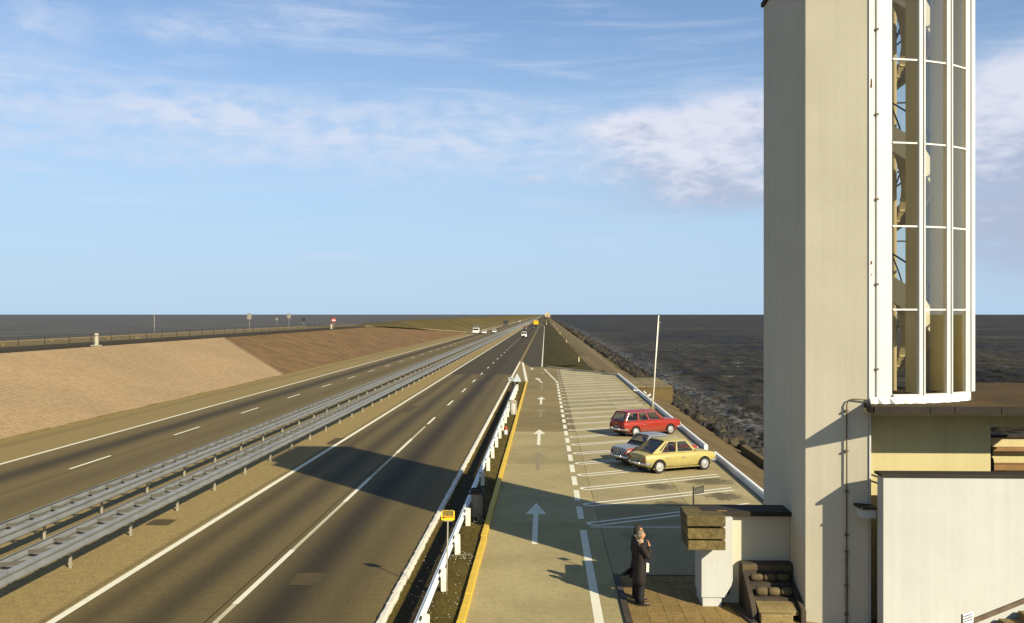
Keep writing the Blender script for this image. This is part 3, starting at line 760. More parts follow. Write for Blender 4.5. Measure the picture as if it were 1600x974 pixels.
def along(p, q, z0, z1, t, name, mat, off=0.):
    a, b = Vector((*L(p), 0)), Vector((*L(q), 0)); d = (b - a).normalized(); n = Vector((d.y, -d.x, 0))
    mb = MB(); mb.prism([a + n * (off - t / 2) + Vector((0, 0, z0)), b + n * (off - t / 2) + Vector((0, 0, z0)), b + n * (off + t / 2) + Vector((0, 0, z0)), a + n * (off + t / 2) + Vector((0, 0, z0))], (0, 0, z1 - z0))
    return mb.build(name, mat, tw)
for i in range(1, 8):
    if i == 7 and False: continue
    along(P[i], P[i + 1], ZS + .004, ZS + .2, .14, 'sill', m_frame, .0)
    for z in (bars if i not in (5, 7) else ()): along(P[i], P[i + 1], z - .018, z + .018, .05, 'glazing_bar', m_frame, .0)
    zs = [ZS + .2] + bars + [BT]
    if i in (5, 7): along(P[i], P[i + 1], ZS + .2, BT, .10, 'sun_block_panel', m_fin, -.03)  # opaque panels added to stop sunlight streaking through the tower's shadow
    else:
        for z0, z1 in zip(zs[:-1], zs[1:]):
            if z1 - z0 > .1: along(P[i], P[i + 1], z0 + .02, z1 - .02, .008, 'pane', m_glass, .0)
base = MB().prism([(*L(p), ZS + .001) for p in [(P[0][0], P[0][1] + .15), (P[1][0], P[1][1] + .15), P[2], P[3], (P[4][0] - .1, P[4][1]), (P[5][0] - .1, P[5][1]), (P[6][0] - .1, P[6][1]), P[7], P[8]]], (0, 0, .04))
base.build('bay_floor', m_roof, tw)
rf = MB().prism([(*L(p), BT) for p in [(P[0][0], P[0][1] - .12), (P[1][0], P[1][1] - .12), (P[2][0], P[2][1] - .12), (P[3][0] + .1, P[3][1] - .12), (P[4][0] + .2, P[4][1] - .1), (P[5][0] + .15, P[5][1]), (P[6][0] + .15, P[6][1] + .15), (P[8][0], P[8][1] + .15)]], (0, 0, .22)); rf.build('bay_roof', m_cope, tw)
# flashing where the bay meets the roof: uneven white paint
fl = MB(); r_ = random.Random(2); pts = [P[0], P[1], P[2], P[3], P[4], (P[4][0] + .12, P[4][1] + .3)]
line = []
for a, b in zip(pts[:-1], pts[1:]):
    for q in range(6): line.append(Vector((lerp(a[0], b[0], q / 6) - XL, lerp(a[1], b[1], q / 6) - YF, 0)))
for i in range(len(line) - 1):
    a, b = line[i], line[i + 1]; 
    fl.add([a + Vector((0, -.06, ZS + .15)), b + Vector((0, -.06, ZS + .15)), b + Vector((0, -.16 - .05 * math.sin((i + 1) * 2.3), ZS + .012)), a + Vector((0, -.16 - .05 * math.sin(i * 2.3), ZS + .012))], [(0, 1, 2, 3)])
fl.build('flashing', m_frame, tw)
# spiral stair
sc_ = Vector((8.62 - XL, 24.05 - YF, 0)); PITCH = 2 * step; ro = .80
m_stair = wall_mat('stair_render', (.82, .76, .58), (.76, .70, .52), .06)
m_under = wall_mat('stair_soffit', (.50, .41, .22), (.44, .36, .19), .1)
st = MB(); so_ = MB(); hr = []; hr2 = []; turns = (BT - ZS) / PITCH; n = int(turns * 28)
def hz_(k): return ZS - .3 + PITCH * k / 28
ring = []; soff = []
ph0 = 2.45
for k in range(n + 1):
    a = ph0 - 2 * math.pi * k / 28          # rising towards -x on the side nearest the camera
    c_, s_ = math.cos(a), math.sin(a); z = hz_(k)
    ring.append([sc_ + Vector((ro * c_, ro * s_, z)), sc_ + Vector(((ro + .06) * c_, (ro + .06) * s_, z)), sc_ + Vector(((ro + .06) * c_, (ro + .06) * s_, z + .62)), sc_ + Vector((ro * c_, ro * s_, z + .62))])
    soff.append([sc_ + Vector((.16 * c_, .16 * s_, z + .05)), sc_ + Vector((ro * c_, ro * s_, z + .05)), sc_ + Vector((ro * c_, ro * s_, z + .14)), sc_ + Vector((.16 * c_, .16 * s_, z + .14))])
    hr.append(sc_ + Vector(((ro + .03) * c_, (ro + .03) * s_, z + 1.15))); hr2.append(sc_ + Vector((.22 * c_, .22 * s_, z + 1.05)))
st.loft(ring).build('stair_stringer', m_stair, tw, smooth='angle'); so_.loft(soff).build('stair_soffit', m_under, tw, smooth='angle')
hro = MB().tube(hr, .022, 6).build('handrail', m_dark, tw, smooth=True); MB().tube(hr2, .02, 6).build('handrail', m_dark, tw, smooth=True)
for k in range(0, n, 7): MB().tube([ring[k][3], hr[k]], .014, 6).build('baluster', m_dark, hro)
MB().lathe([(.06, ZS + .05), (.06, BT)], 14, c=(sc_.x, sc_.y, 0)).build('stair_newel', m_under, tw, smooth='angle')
for k in range(0, n, 2):
    a = ph0 - 2 * math.pi * (k + .5) / 28; z = hz_(k) + .15; c_, s_ = math.cos(a), math.sin(a); d = Vector((-s_, c_, 0)) * .12
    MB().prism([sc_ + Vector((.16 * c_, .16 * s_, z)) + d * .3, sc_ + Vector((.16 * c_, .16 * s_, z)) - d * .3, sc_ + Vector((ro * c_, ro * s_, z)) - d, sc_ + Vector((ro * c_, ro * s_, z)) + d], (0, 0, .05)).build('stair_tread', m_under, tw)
# lightning conductor / drainpipe on the front face
YT = YF + (YR - YF) * .66; cx = pX(1322, YT) - XL; zt = pZ(1322, 624, YT); yo = YT - YF - .05
pp = MB().tube([(XRt - XL - .03, YR - YF - .05, zt), (cx + .12, yo - .03, zt), (cx + .03, yo, zt - .03), (cx, yo, zt - .12), (cx, yo, 1.6)], .014, 8).build('conduit', m_iron, tw, smooth=True)
MB().tube([(cx, yo, 1.62), (cx, yo, -.1)], .024, 8).build('conduit_sleeve', m_iron, pp)
for py in (642, 705, 768, 836, 862, 915, 960): 
    z = pZ(1322, py, YT); MB().box(cx - .035, cx + .035, yo - .02, yo + .05, z - .02, z + .02).build('pipe_clip', m_iron, pp)

# ================================================================ LOW BUILDING right of the tower
YW = 21.62; SX = pX(1365, 20.2)
lb = thing('low_building', 'low cream building with a flat dark roof at the foot of the tower', 'building', (SX, 20.2, 0))
def bb(x0, x1, y0, y1, z0, z1, name, mat, parent=lb, bevel=.01): return MB().box(x0 - SX, x1 - SX, y0 - 20.2, y1 - 20.2, z0, z1).build(name, mat, parent, bevel=bevel)
RX = 24.
bb(XRt + .06, RX, 20.2, 22.2, 4.80, ZS, 'roof', m_roof); bb(XRt + .06, 14.5, 22.203, 27.6, 4.80, ZS - .001, 'roof', m_roof)
MB().prism([(-.0, 0, 4.80), (XRt + .06 - SX - .001, 0, 4.80), (XRt + .06 - SX - .001, YR - 20.2 - .01, 4.80), (XRt - SX, YR - 20.2 - .01, 4.80), (.12, YR - 20.2 + .04, 4.8)], (0, 0, ZS - .002 - 4.8)).build('roof_corner', m_roof, lb)
m_fascia = M('fascia_slate', (.016, .011, .006), (.024, .017, .009), scale=3, grain=.2)
xa = SX
for i, w in enumerate((1.15, .5, .95, 1.6, 1.6, 1.6, 1.6, 1.6, 1.6, 1.6, 1.6)):
    bb(xa + .006, xa + w - .006, 20.165, 20.196, 4.73, ZS + .02, 'fascia_board', m_fascia, bevel=.004); xa += w
MB().prism([(-.035, 0, 4.73), (-.002, 0, 4.73), (.115, 1.0, 4.73), (.085, 1.0, 4.73)], (0, 0, ZS + .02 - 4.73)).build('fascia_board', m_fascia, lb)
bb(SX + .03, RX, 20.215, YW - .01, 4.70, 4.795, 'soffit', m_cream2)
ox0 = pX(1548, YW); ozt = pZ(1570, 668, YW)
bb(XRt + .055, ox0, YW, YW + .3, -.2, 4.695, 'front_wall', m_cream2)
bb(ox0 + .003, RX, YW + .004, YW + .3, ozt, 4.692, 'lintel', m_cream2)
bb(ox0, RX, YW + .02, YW + .28, -.2, 1.9, 'front_wall', m_cream2)
bb(XRt + .06, RX, YW + .31, 27.5, 1.9, 2.0, 'terrace_floor', m_conc)
zbk = pZ(1570, 680, 27.2)
bb(8.6, RX, 27.2, 27.45, 1.9, zbk - .08, 'rear_wall', m_cream2); bb(8.6, RX, 27.12, 27.53, zbk - .077, zbk, 'coping', m_cope)
m_wood = M('bench_wood', (.24, .13, .045), (.17, .09, .03), scale=3, grain=.2, rough=.6)
zl = pZ(1570, 700, 27.); bb(8.7, RX, 26.95, 27.18, zl - .1, zl, 'wall_ledge', m_wood)
zl = pZ(1570, 728, 26.4); bb(8.7, RX, 26.4, 26.9, zl - .14, zl, 'bench_seat', m_wood)
for x in np.arange(9.2, 22, 1.6): bb(x, x + .08, 26.45, 26.85, 2.0, zl - .142, 'bench_leg', m_wood)
for x in (18.,): bb(x, x + .3, 24.9, 25.2, 2.0, 4.79, 'column', m_cream2)
bb(XRt + .07, 8.5, 27.1, 27.4, -.2, 4.79, 'rear_pier', m_cream2)
# white parapet of the stair terrace, in front
WX = pX(1380, 20.2); ZP = pZ(1380, 741, 20.2)
pa_ = thing('parapet_wall', 'large white rendered parapet wall in front of the low building', 'wall', (WX, 20.2, 0))
MB().box(0, 14, 0, .36, -.3, ZP - .06).build('wall', m_white2, pa_, bevel=.01)
MB().box(-.05, 14, -.05, .41, ZP - .058, ZP).build('coping', m_cope, pa_, bevel=.006)
for z in (pZ(1365, 745, 20.9), pZ(1365, 755, 20.9)): MB().tube([(.15, .36, z), (.02, 1.19, z)], .02, 6).build('tie_rail', m_iron, pa_)
cz1, cz0 = pZ(1350, 797, 20.6), pZ(1350, 811, 20.6)
cn = thing('door_canopy', 'small white canopy slab between the tower and the parapet wall', 'canopy', (WX, 20.6, cz0))
cxl = pX(1347, 20.6) - WX
MB().box(cxl, -.004, 0, .78, 0, cz1 - cz0).build('slab', m_white2, cn, bevel=.006); MB().box(cxl - .03, -.004, -.03, .785, cz1 - cz0 + .002, cz1 - cz0 + .05).build('coping', m_cope, cn)
# stair climbing to the right in front of the parapet
s0 = g(1520, 967, 0); zA = pZ(1520, 968, 20.15); zB_ = pZ(1600, 936, 20.15); xA = pX(1520, 20.15); xB_ = pX(1600, 20.15); slp = (zB_ - zA) / (xB_ - xA)
sr = thing('stone_stair', 'brown stone stair climbing to the right along the white parapet', 'stairs', (xA, 20.18, 0))
m_stone = M('step_stone', (.21, .155, .06), (.13, .095, .036), scale=2, grain=.3, gscale=18, rough=.9, bmp=.3)
MB().prism([(-1.5, -.05, zA - 1.5 * slp - .1), (6, -.05, zA + 6 * slp - .1), (6, -.05, zA + 6 * slp + .0), (-1.5, -.05, zA - 1.5 * slp + .0)], (0, .048, 0)).build('stringer', m_iron, sr)
for i in range(-3, 14):
    x0 = .1 + i * .40; zt = zA - .22 + slp * (x0 + .1)
    MB().box(x0, x0 + .42, -2.0, -.06, zt - .3, zt).build('step', m_stone, sr, bevel=.015)
sg = thing('notice_board', 'small white notice with lines of dark writing on a post by the stone stair', 'sign', (pX(1503, 18.9), 18.9, 0))
zq = pZ(1503, 961, 18.9); w_ = pX(1520, 18.9) - pX(1503, 18.9)
MB().tube([(0, 0, -.2), (0, 0, zq)], .016, 8).build('post', m_dark, sg)
m_sign = M('sign_white', (.78, .80, .78), rough=.5); m_ink = M('sign_ink', (.05, .045, .04), rough=.7)
hb = .22; tl = .08
MB().prism([(.02, -.01, zq - hb), (w_, -.03, zq - hb + tl), (w_, -.03, zq + tl), (.02, -.01, zq)], (0, .012, 0)).build('board', m_sign, sg)
rr_ = random.Random(4)
for r in range(3):
    x = .04
    while x < w_ - .04:
        q = rr_.uniform(.012, .03); z = zq - .055 - .05 * r + tl * x / w_; MB().prism([(x, -.034, z), (x + q, -.034, z + tl * q / w_), (x + q, -.034, z + .018 + tl * q / w_), (x, -.034, z + .018)], (0, .004, 0)).build('lettering', m_ink, sg); x += q + .006

# ================================================================ LOW WALL with stacked slabs, left of the tower
Y1 = 22.8; Y0 = 22.45; XA = pX(1096, Y0); XB1 = pX(1145, Y0)
gw = thing('garden_wall', 'low cream wall with a white pier and dark flat coping, left of the tower', 'wall', (XA, Y0, 0))
def gb_(x0, x1, y0, y1, z0, z1, name, mat, bevel=.01): return MB().box(x0 - XA, x1 - XA, y0 - Y0, y1 - Y0, z0, z1).build(name, mat, gw, bevel=bevel)
gb_(XB1, XL - .003, Y1, 23.4, -.2, 2.08, 'wall', m_cream)
wd = XB1 - XA; MB().prism([(0, 0, .22), (wd - .2, 0, .22), (wd - .03, 0, .5), (wd, 0, .62), (wd, 0, 2.08), (0, 0, 2.08)], (0, .95, 0)).build('pier', m_white2, gw, bevel=.01)
gb_(XA + .03, XB1 - .25, Y0 + .03, 23.38, -.2, .217, 'plinth', m_white2)
gb_(XB1 - .25, XL - .003, Y1 - .02, Y1 - .002, -.1, .2, 'skirting', m_cream)
cx0 = pX(1094.5, 22.6)
gb_(cx0, XL - .003, 22.6, 23.45, 2.082, 2.19, 'coping', m_cope)
gb_(cx0 + .4, cx0 + .62, 22.65, 22.72, 2.19, 2.2, 'coping_plate', m_wood, 0)
sk = thing('stacked_slabs', 'three thick concrete slabs stacked across the end of the garden wall', 'stone slabs', (pX(1073, 21.85), 21.85, 0))
m_old = concrete_mat('mossy_concrete', (.135, .10, .036), (.075, .056, .021), grain=.45)
wS = pX(1134, 21.85) - pX(1073, 21.85)
for (pt, pb, ox, tz) in ((807, 823.5, 0, 2.21), (827, 843.5, .02, 0), (846, 860.5, .03, 0)):
    z1 = pZ(1090, pt, 21.85); z0 = pZ(1090, pb, 21.85)
    MB().box(ox, wS, 0, .58, z0, z1).build('slab', m_old, sk, bevel=.02); MB().box(ox, XA - pX(1073, 21.85) - .004, .582, 1.1, z0, z1).build('slab_end', m_old, sk, bevel=.02)
# info sign behind the stack
p = Vector((pX(1083.5, 22.99), 22.99, 0))
fs = thing('flag_sign', 'small grey flag shaped sign on a thin dark post fixed behind the stacked slabs', 'sign', p)
MB().tube([(0, 0, 1.5), (0, 0, pZ(1084, 761, 22.99))], .02, 8).build('post', m_dark, fs)
zq = pZ(1084, 763, 22.99); m_board = M('sign_grey', (.06, .055, .04), rough=.6); m_dim = M('sign_strokes', (.15, .14, .10), rough=.7)
MB().prism([(.03, 0, zq - .16), (.25, 0, zq - .12), (.25, 0, zq + .06), (.03, 0, zq)], (0, .015, 0)).build('board', m_board, fs)
for r in range(3): MB().prism([(.05, -.004, zq - .045 - .035 * r), (.22, -.004, zq - .01 - .035 * r), (.22, -.004, zq + .002 - .035 * r), (.05, -.004, zq - .033 - .035 * r)], (0, .003, 0)).build('lettering', m_dim, fs)

# dark stone bench / water stair with rounded stones
bX = pX(1158, 22.5); bW = XL - .01 - bX
bn = thing('stone_fountain', 'dark stone trough with two rows of rounded stones against the tower foot', 'stone trough', (bX, 22.78, 0))
m_bas = M('basalt', (.060, .042, .026), (.035, .026, .018), scale=2, grain=.3, gscale=14, rough=.8, bmp=.4)
m_round = M('rounded_stone', (.11, .08, .035), (.07, .05, .022), scale=3, grain=.3, gscale=20, rough=.85, bmp=.4)
zt_ = pZ(1190, 880.5, 22.5)
MB().box(0, bW, -.32, -.004, -.1, zt_).build('back', m_bas, bn, bevel=.03)
MB().box(.02, bW - .02, -.335, -.322, zt_ - .16, zt_ - .03).build('back_panel', m_round, bn, bevel=.01)
MB().prism([(.02, -.33, -.1), (.02, -.33, zt_ - .2), (.02, -.75, .62), (.02, -1.15, .38), (.02, -1.5, .05), (.02, -1.5, -.1)], (.12, 0, 0)).build('side_cheek', m_bas, bn, bevel=.02)
MB().prism([(bW - .12, -.34, -.1), (bW - .12, -.34, .62), (bW - .12, -.8, .55), (bW - .12, -1.5, .3), (bW - .12, -1.5, -.1)], (.115, 0, 0)).build('side_cheek', m_bas, bn, bevel=.02)
MB().box(.15, bW - .13, -.62, -.34, .2, .66).build('ledge', m_bas, bn); MB().box(.15, bW - .13, -.98, -.63, .1, .42).build('ledge', m_bas, bn)
for (n_, yy, zz, r0, x0) in ((3, -.47, .74, .085, .17), (3, -.80, .51, .10, .22)):
    L_ = (bW - .13 - x0) / n_
    for i in range(n_):
        pr = [(.02, 0), (r0 * .75, L_ * .05), (r0 * .98, L_ * .2), (r0, L_ * .5), (r0 * .97, L_ * .8), (r0 * .7, L_ * .94), (.02, L_ * .985)]
        MB().lathe(pr, 12, 'x', (x0 + i * L_, yy, zz)).build('rounded_stone', m_round, bn, smooth=True)
MB().prism([(.17, -.99, .36), (bW - .14, -.99, .36), (bW - .14, -1.38, .24), (.17, -1.38, .24)], (0, 0, -.1)).build('sloping_slab', m_stone, bn, bevel=.015)
MB().box(.16, bW - .32, -1.62, -1.39, -.1, .235).build('front_block', m_stone, bn, bevel=.025)
MB().prism([(-.28, -.36, -.1), (-.02, -.36, -.1), (.1, -1.6, -.1), (-.05, -1.6, -.1)], (0, 0, .16)).build('kerb_stone', m_bas, bn, bevel=.02)

# tiled paving round the tower foot
m_tile = concrete_mat('paving_tile', (.22, .145, .045), (.165, .105, .032), grain=.3)
tp = thing('tile_paving', 'brown tiles laid at the foot of the tower', 'paving'); tp['kind'] = 'structure'
tile = MB().box(.004, .394, .004, .594, -.1, .0).mesh('tile', m_tile)
for i in range(19):
    for j in range(14):
        o = link('tile', tile, tp); o.location = (1.93 + i * .4, 16.6 + j * .6 + (.0 if i % 2 else .3) * 0, .012 + random.uniform(-.004, .003))
MB().box(1.77, 1.92, 12, 25.04, -.1, .05).build('edging', m_bas, tp)
MB().box(1.93, XL, 25.01, 25.05, -.1, .012).build('edging', m_conc, tp)
struct(rect('paving_bed', m_joint, 1.78, 22, 8, 25.04, -.03))
# ================================================================ GUARD RAILS
m_galv = M('galvanised_steel', (.27, .275, .26), (.21, .215, .20), scale=1.5, rough=.42, metal=.35, spec=.4, grain=.08)
m_galvp = M('galvanised_post', (.30, .27, .19), (.24, .21, .15), scale=3, rough=.6)
m_galvd = M('galvanised_dark', (.07, .065, .05), rough=.7)
def wbeam(mb, x, z, y0, y1, side, h=.34, d=.075, t=.006):
    pr = [(0, -.5), (.0, -.44), (1, -.36), (1, -.22), (.05, -.08), (.05, .08), (1, .22), (1, .36), (0, .44), (0, .5)]
    a = [(x + side * d * u, w * h + z) for u, w in pr]; b = [(x + side * (d * u - t * 1.6), w * h + z) for u, w in pr]
    poly = a + b[::-1]
    return mb.loft([[(px, y0, pz) for px, pz in poly], [(px, y1, pz) for px, pz in poly]])
def median_rail(X, zoff, label, y0, y1, phase, near_sections=44):
    t = thing('guard_rail', label, 'guard rail', (X, 0, 0), group='double steel guard rails along the median')
    sp = 3.75
    mpost = MB().box(-.035, .035, -.022, .022, -.3, .62 + zoff).mesh('post', m_galvp)
    hw = .36; zc = .76 + zoff
    mbf = wbeam(MB(), hw, zc, .012, sp - .012, 1).mesh('beam', m_galv); mbb = wbeam(MB(), -hw, zc, .012, sp - .012, -1).mesh('beam', m_galv)
    far = MB(); k = 0; y = y0 + phase
    br = MB(); br.prism([(-hw + .01, -.20, zc - .02), (-hw + .01, -.185, zc - .02), (hw - .01, .20, zc - .02), (hw - .01, .185, zc - .02)], (0, 0, .10)); br.prism([(-.02, -.03, .62 + zoff), (.02, -.03, .62 + zoff), (.02, .03, .62 + zoff), (-.02, .03, .62 + zoff)], (0, 0, zc - .62 - zoff))
    mbr = br.mesh('spacer', m_galvd)
    joint = MB(); 
    while y < y1:
        if k < 90:
            o = link('post', mpost, t); o.location = (0, y, 0)
            for q in range(3):
                o = link('spacer', mbr, t); o.location = (0, y + sp * q / 3, 0)
                if len([1]) and k > 30: break
        else: far.box(-.05, .05, y - .03, y + .03, -.3, .62 + zoff)
        if k < near_sections:
            o = link('beam', mbf, t); o.location = (0, y, 0); o = link('beam', mbb, t); o.location = (0, y, 0)
        k += 1; y += sp
    ye = y0 + phase + near_sections * sp
    for s in (1, -1): wbeam(MB(), s * hw, zc, ye + .012, 3000, s).build('beam', m_galv, t)
    if far.v: stuff(far.build('far_posts', m_galvp, t, fix=False))
median_rail(-15.1, -.04, 'steel double guard rail on the side of the far carriageway', 0, 800, 28.45 - 3.75 * 7)
median_rail(-12.72, .0, 'steel double guard rail on the side of the near carriageway', 0, 800, 25.3 - 3.75 * 6)

m_rwhite = M('rail_white_paint', (.70, .74, .74), (.60, .63, .60), scale=1.2, rough=.5, grain=.08)
m_pwhite = M('post_white_paint', (.74, .69, .52), (.64, .58, .42), scale=4, rough=.7, grain=.12)
t = thing('verge_rail', 'single white guard rail on stout white posts along the grass verge', 'guard rail', (-2.48, 0, 0))
mp = MB().box(-.065, .05, -.06, .06, -.2, .60).mesh('post', m_pwhite); mp2 = MB().box(.056, .085, -.05, .05, -.2, .59).mesh('post_back', m_pwhite)
mb2 = MB().box(-.11, -.066, -.04, .04, .50, .56).box(-.11, -.066, -.04, .04, .30, .36).mesh('bolt_block', m_dark)
y = 23.4 - 3.62 * 3; k = 0
bm_ = wbeam(MB(), -.12, .43, .008, 3.612, -1, .30, .07).mesh('beam', m_rwhite)
while y < 87:
    o = link('post', mp, t, .008); o.location = (0, y, 0); o.rotation_euler = (random.uniform(-.02, .02), random.uniform(-.02, .02), 0)
    o2 = link('post_back', mp2, o); o3 = link('bolt_block', mb2, o)
    if y + 3.62 < 88: o = link('beam', bm_, t); o.location = (0, y, 0)
    y += 3.62

# ================================================================ SMALL STREET FURNITURE
# yellow sign
p = g(697.5, 932); p = Vector((p.x, p.y, 0))
t = thing('yellow_sign', 'small yellow plate with dark writing on a thin post by the white guard rail', 'sign', p)
zc = lambda py: pZ(700, py, p.y)
MB().tube([(0, 0, -.2), (.035, 0, zc(812))], [.014, .018], 8).build('post', m_galvp, t, smooth=True)
m_ysign = M('sign_yellow', (.80, .55, .02), (.74, .50, .02), scale=4, rough=.45); m_org = M('sign_orange', (.70, .20, .02), rough=.5)
z0, z1 = zc(813.5), zc(797.8); x0, x1 = -.12, .20; r = .04; pl = []
for cx_, cz_, a0 in ((x1 - r, z1 - r, 0), (x0 + r, z1 - r, 90), (x0 + r, z0 + r, 180), (x1 - r, z0 + r, 270)):
    for q in range(5): a = R(a0 + q * 22.5); pl.append((cx_ + r * math.cos(a), -.03, cz_ + r * math.sin(a)))
bd = MB().prism(pl, (0, .02, 0)).build('plate', m_ysign, t)
MB().prism([(x0 + .03, -.012, z0 + .0), (x1 - .03, -.012, z0 + .0), (x1 - .07, -.012, z0 - .03), (x0 + .07, -.012, z0 - .03)], (0, .06, 0)).build('bracket', m_galvp, t)
rr_ = random.Random(9)
for row, (zz, hh, mt) in enumerate(((.88, .05, m_ink), (.62, .075, m_ink), (.36, .06, m_org))):
    x = x0 + .03 + (.05 if row > 1 else 0)
    while x < x1 - .04:
        q = rr_.uniform(.012, .028); z = z0 + (z1 - z0) * zz - hh / 2; MB().box(x, x + q, -.034, -.0305, z, z + hh).build('lettering', mt, bd); x += q + .008
MB().lathe([(.028, -.036), (.028, -.031)], 12, 'y', (x0 + .05, 0, z0 + .07)).build('symbol', m_ink, bd)

def bin_(px, py, d, h, label, mats, strap=False):
    p = g(px, py); t = thing('litter_bin', label, 'litter bin', (p.x, p.y, 0), group='litter bins hung along the white guard rail')
    rr = d / 2; mb = MB().lathe([(rr * .84, .07), (rr * .9, .09), (rr * .93, h * .5), (rr * .97, h - .07), (rr * .97, h - .05), (rr * .9, h - .05), (rr * .86, .3)], 24)
    mb.build('drum', mats[0], t, smooth='angle')
    MB().lathe([(rr * .96, h - .12), (rr * 1.08, h - .11), (rr * 1.08, h - .02), (rr * .96, h), (rr * .9, h), (rr * .9, h - .1)], 24).build('rim', mats[1], t, smooth='angle')
    MB().box(rr * .98, rr * 1.25, -.03, .03, -.2, h - .1).build('bin_post', mats[1], t); MB().box(-rr * 1.5, rr * 1.3, -.03 - rr, -.01 - rr, h - .16, h - .08).build('cross_bar', mats[1], t)
    for zz in ((.3, .55) if strap else ()): MB().lathe([(rr * .95, zz * h), (rr * .965, zz * h + .01), (rr * .965, zz * h + .03), (rr * .95, zz * h + .04)], 24).build('hoop', mats[1], t)
m_bin1 = M('bin_grey', (.22, .19, .125), (.17, .145, .09), scale=3, rough=.6, obj=True); m_bin2 = M('bin_zinc', (.42, .40, .33), (.33, .31, .25), scale=3, rough=.5, obj=True)
bin_(745.5, 811, .42, 1.0, 'dark grey litter bin standing in the tower shadow beside the white guard rail', (m_bin1, m_dark))
bin_(801, 650, .45, 1.05, 'pale zinc litter bin farther along the white guard rail', (m_bin2, m_galvp))
p = g(790, 680); t = thing('marker_post', 'short white marker post with a red cap in the grass verge', 'marker post', (p.x, p.y, 0))
m_red = M('signal_red', (.26, .055, .02), rough=.6); m_w = M('marker_white', (.78, .75, .66), rough=.6)
MB().lathe([(.10, -.1), (.10, .27)], 14).build('stem', m_w, t, smooth='angle'); MB().lathe([(.105, .272), (.11, .30), (.11, .42), (.07, .46), (.01, .47)], 14).build('cap', m_red, t, smooth='angle')
p = g(808, 600); t = thing('warning_triangle', 'pale triangular sign standing at the nose of the grass verge', 'sign', (p.x, p.y, 0))
m_tri = M('sign_back', (.42, .46, .47), (.35, .38, .39), rough=.5, spec=.4)
MB().prism([(-.42, 0, .18), (.42, 0, .18), (.04, 0, .95), (-.04, 0, .95)], (0, .03, 0)).build('plate', m_tri, t, bevel=.01)
for x in (-.2, .2): MB().box(x - .03, x + .03, .035, .08, -.2, .6).build('leg', m_galvp, t)
for zz in (.3, .5): MB().box(-.3, .3, .03, .05, zz, zz + .04).build('stiffener', m_galvp, t)
p2 = g(800.5, 598.5); t = thing('marker_board', 'low pale board with a dark bar beside the triangular sign', 'sign', (p2.x - .15, p2.y, 0))
MB().box(-.25, .25, 0, .03, .25, .5).build('plate', m_tri, t); MB().box(-.18, .18, -.006, -.001, .34, .42).build('bar', m_ink, t); MB().box(-.03, .03, .03, .07, -.1, .45).build('post', m_galvp, t)
# flagpole
p = g(1027, 641); t = thing('flagpole', 'slim bare white flagpole leaning slightly beside the low white wall', 'flagpole', (p.x - .35, p.y, 0))
htop = 6.8 - 4.5 * p.y / F
m_pole = M('pole_paint', (.80, .76, .62), (.72, .68, .52), rough=.5)
MB().tube([(0, 0, .0), (.44, 0, htop)], [.06, .035], 12).build('pole', m_pole, t, smooth=True)
MB().lathe([(.0, 0), (.05, .02), (.06, .07), (.03, .12), (.0, .13)], 12, c=(.44, 0, htop)).build('finial', m_pole, t, smooth=True)
MB().box(.40, .62, -.02, .02, htop - .38, htop - .33).build('halyard_arm', m_galvp, t); MB().tube([(.02, -.07, .6), (.5, -.05, htop - .36)], .006, 4).build('halyard', m_pole, t)
MB().box(-.16, .16, -.16, .16, -.1, .25).build('foot', m_conc, t, bevel=.02)
# hectometre posts
m_post = M('marker_post_paint', (.70, .60, .28), rough=.6)
for i, (x, y, hh) in enumerate(((4.75, 136, .75), (5.05, 229, .75), (5.05, 329, .8), (5.2, 425, .8), (5.4, 536, .8), (5.5, 650, .8), (.8, 620, 1.6), (.9, 900, 1.8))):
    lab = ['nearest pale marker post in the dark grass beyond the parking bays', 'second pale marker post in the grass, next to the slope edge', 'third pale marker post along the slope edge', 'fourth pale marker post along the slope edge', 'fifth tiny pale marker post along the slope edge', 'sixth tiny pale marker post along the slope edge', 'taller pale post close to the side road in the far grass', 'farthest pale post in the grass near the horizon'][i]
    t = thing('marker_post', lab, 'marker post', (x, y, .05), group='pale marker posts in the grass'); w = .12 if hh < 1 else .3
    MB().box(-w / 2, w / 2, -.06, .06, -.2, hh).build('stem', m_post, t, bevel=.01); MB().box(-w / 2 - .01, w / 2 + .01, -.065, .065, hh - .18, hh - .12).build('band', m_ink, t)

# crest fence, pillar, signs -----------------------------------------
m_fpost = M('fence_post', (.05, .04, .022), rough=.8)
def mesh_mat():
    m, t, b = newmat('chain_link'); v = wpos(t); x, y, z = t.sep(v); b.inputs['Roughness'].default_value = .6; t.set(b.inputs['Base Color'], (.045, .038, .022)); return m
ft = thing('crest_fence', 'long dark wire fence on posts along the top of the brick dike', 'fence', (-44., 0, ZT))
mpf = MB().box(-.03, .03, -.03, .03, -.1, 1.15).mesh('post', m_fpost)
y = 40.; r_ = random.Random(3)
while y < 196:
    o = link('post', mpf, ft); o.location = (0, y, 0); o.rotation_euler = (r_.uniform(-.02, .02), r_.uniform(-.02, .02), 0); y += 4.3
mm = mesh_mat()
wires = MB()
for k in range(15): 
    zz = .05 + k * .075; wires.add([(0, 38, zz), (0, 196, zz), (0, 196, zz + .012), (0, 38, zz + .012)], [(0, 1, 2, 3)])
yy = 38.
while yy < 196: wires.add([(.004, yy, .05), (.004, yy + .05, .05), (.004, yy + .05, 1.1), (.004, yy, 1.1)], [(0, 1, 2, 3)]) if False else wires.add([(.004, yy, .05), (.004, yy + .02, .05), (.004, yy + .02, 1.1), (.004, yy, 1.1)], [(0, 1, 2, 3)]); yy += .16
stuff(wires.build('wire_mesh', mm, ft, fix=False))
MB().tube([(0, 38, 1.12), (0, 196, 1.12)], .012, 5).build('top_rail', m_fpost, ft)
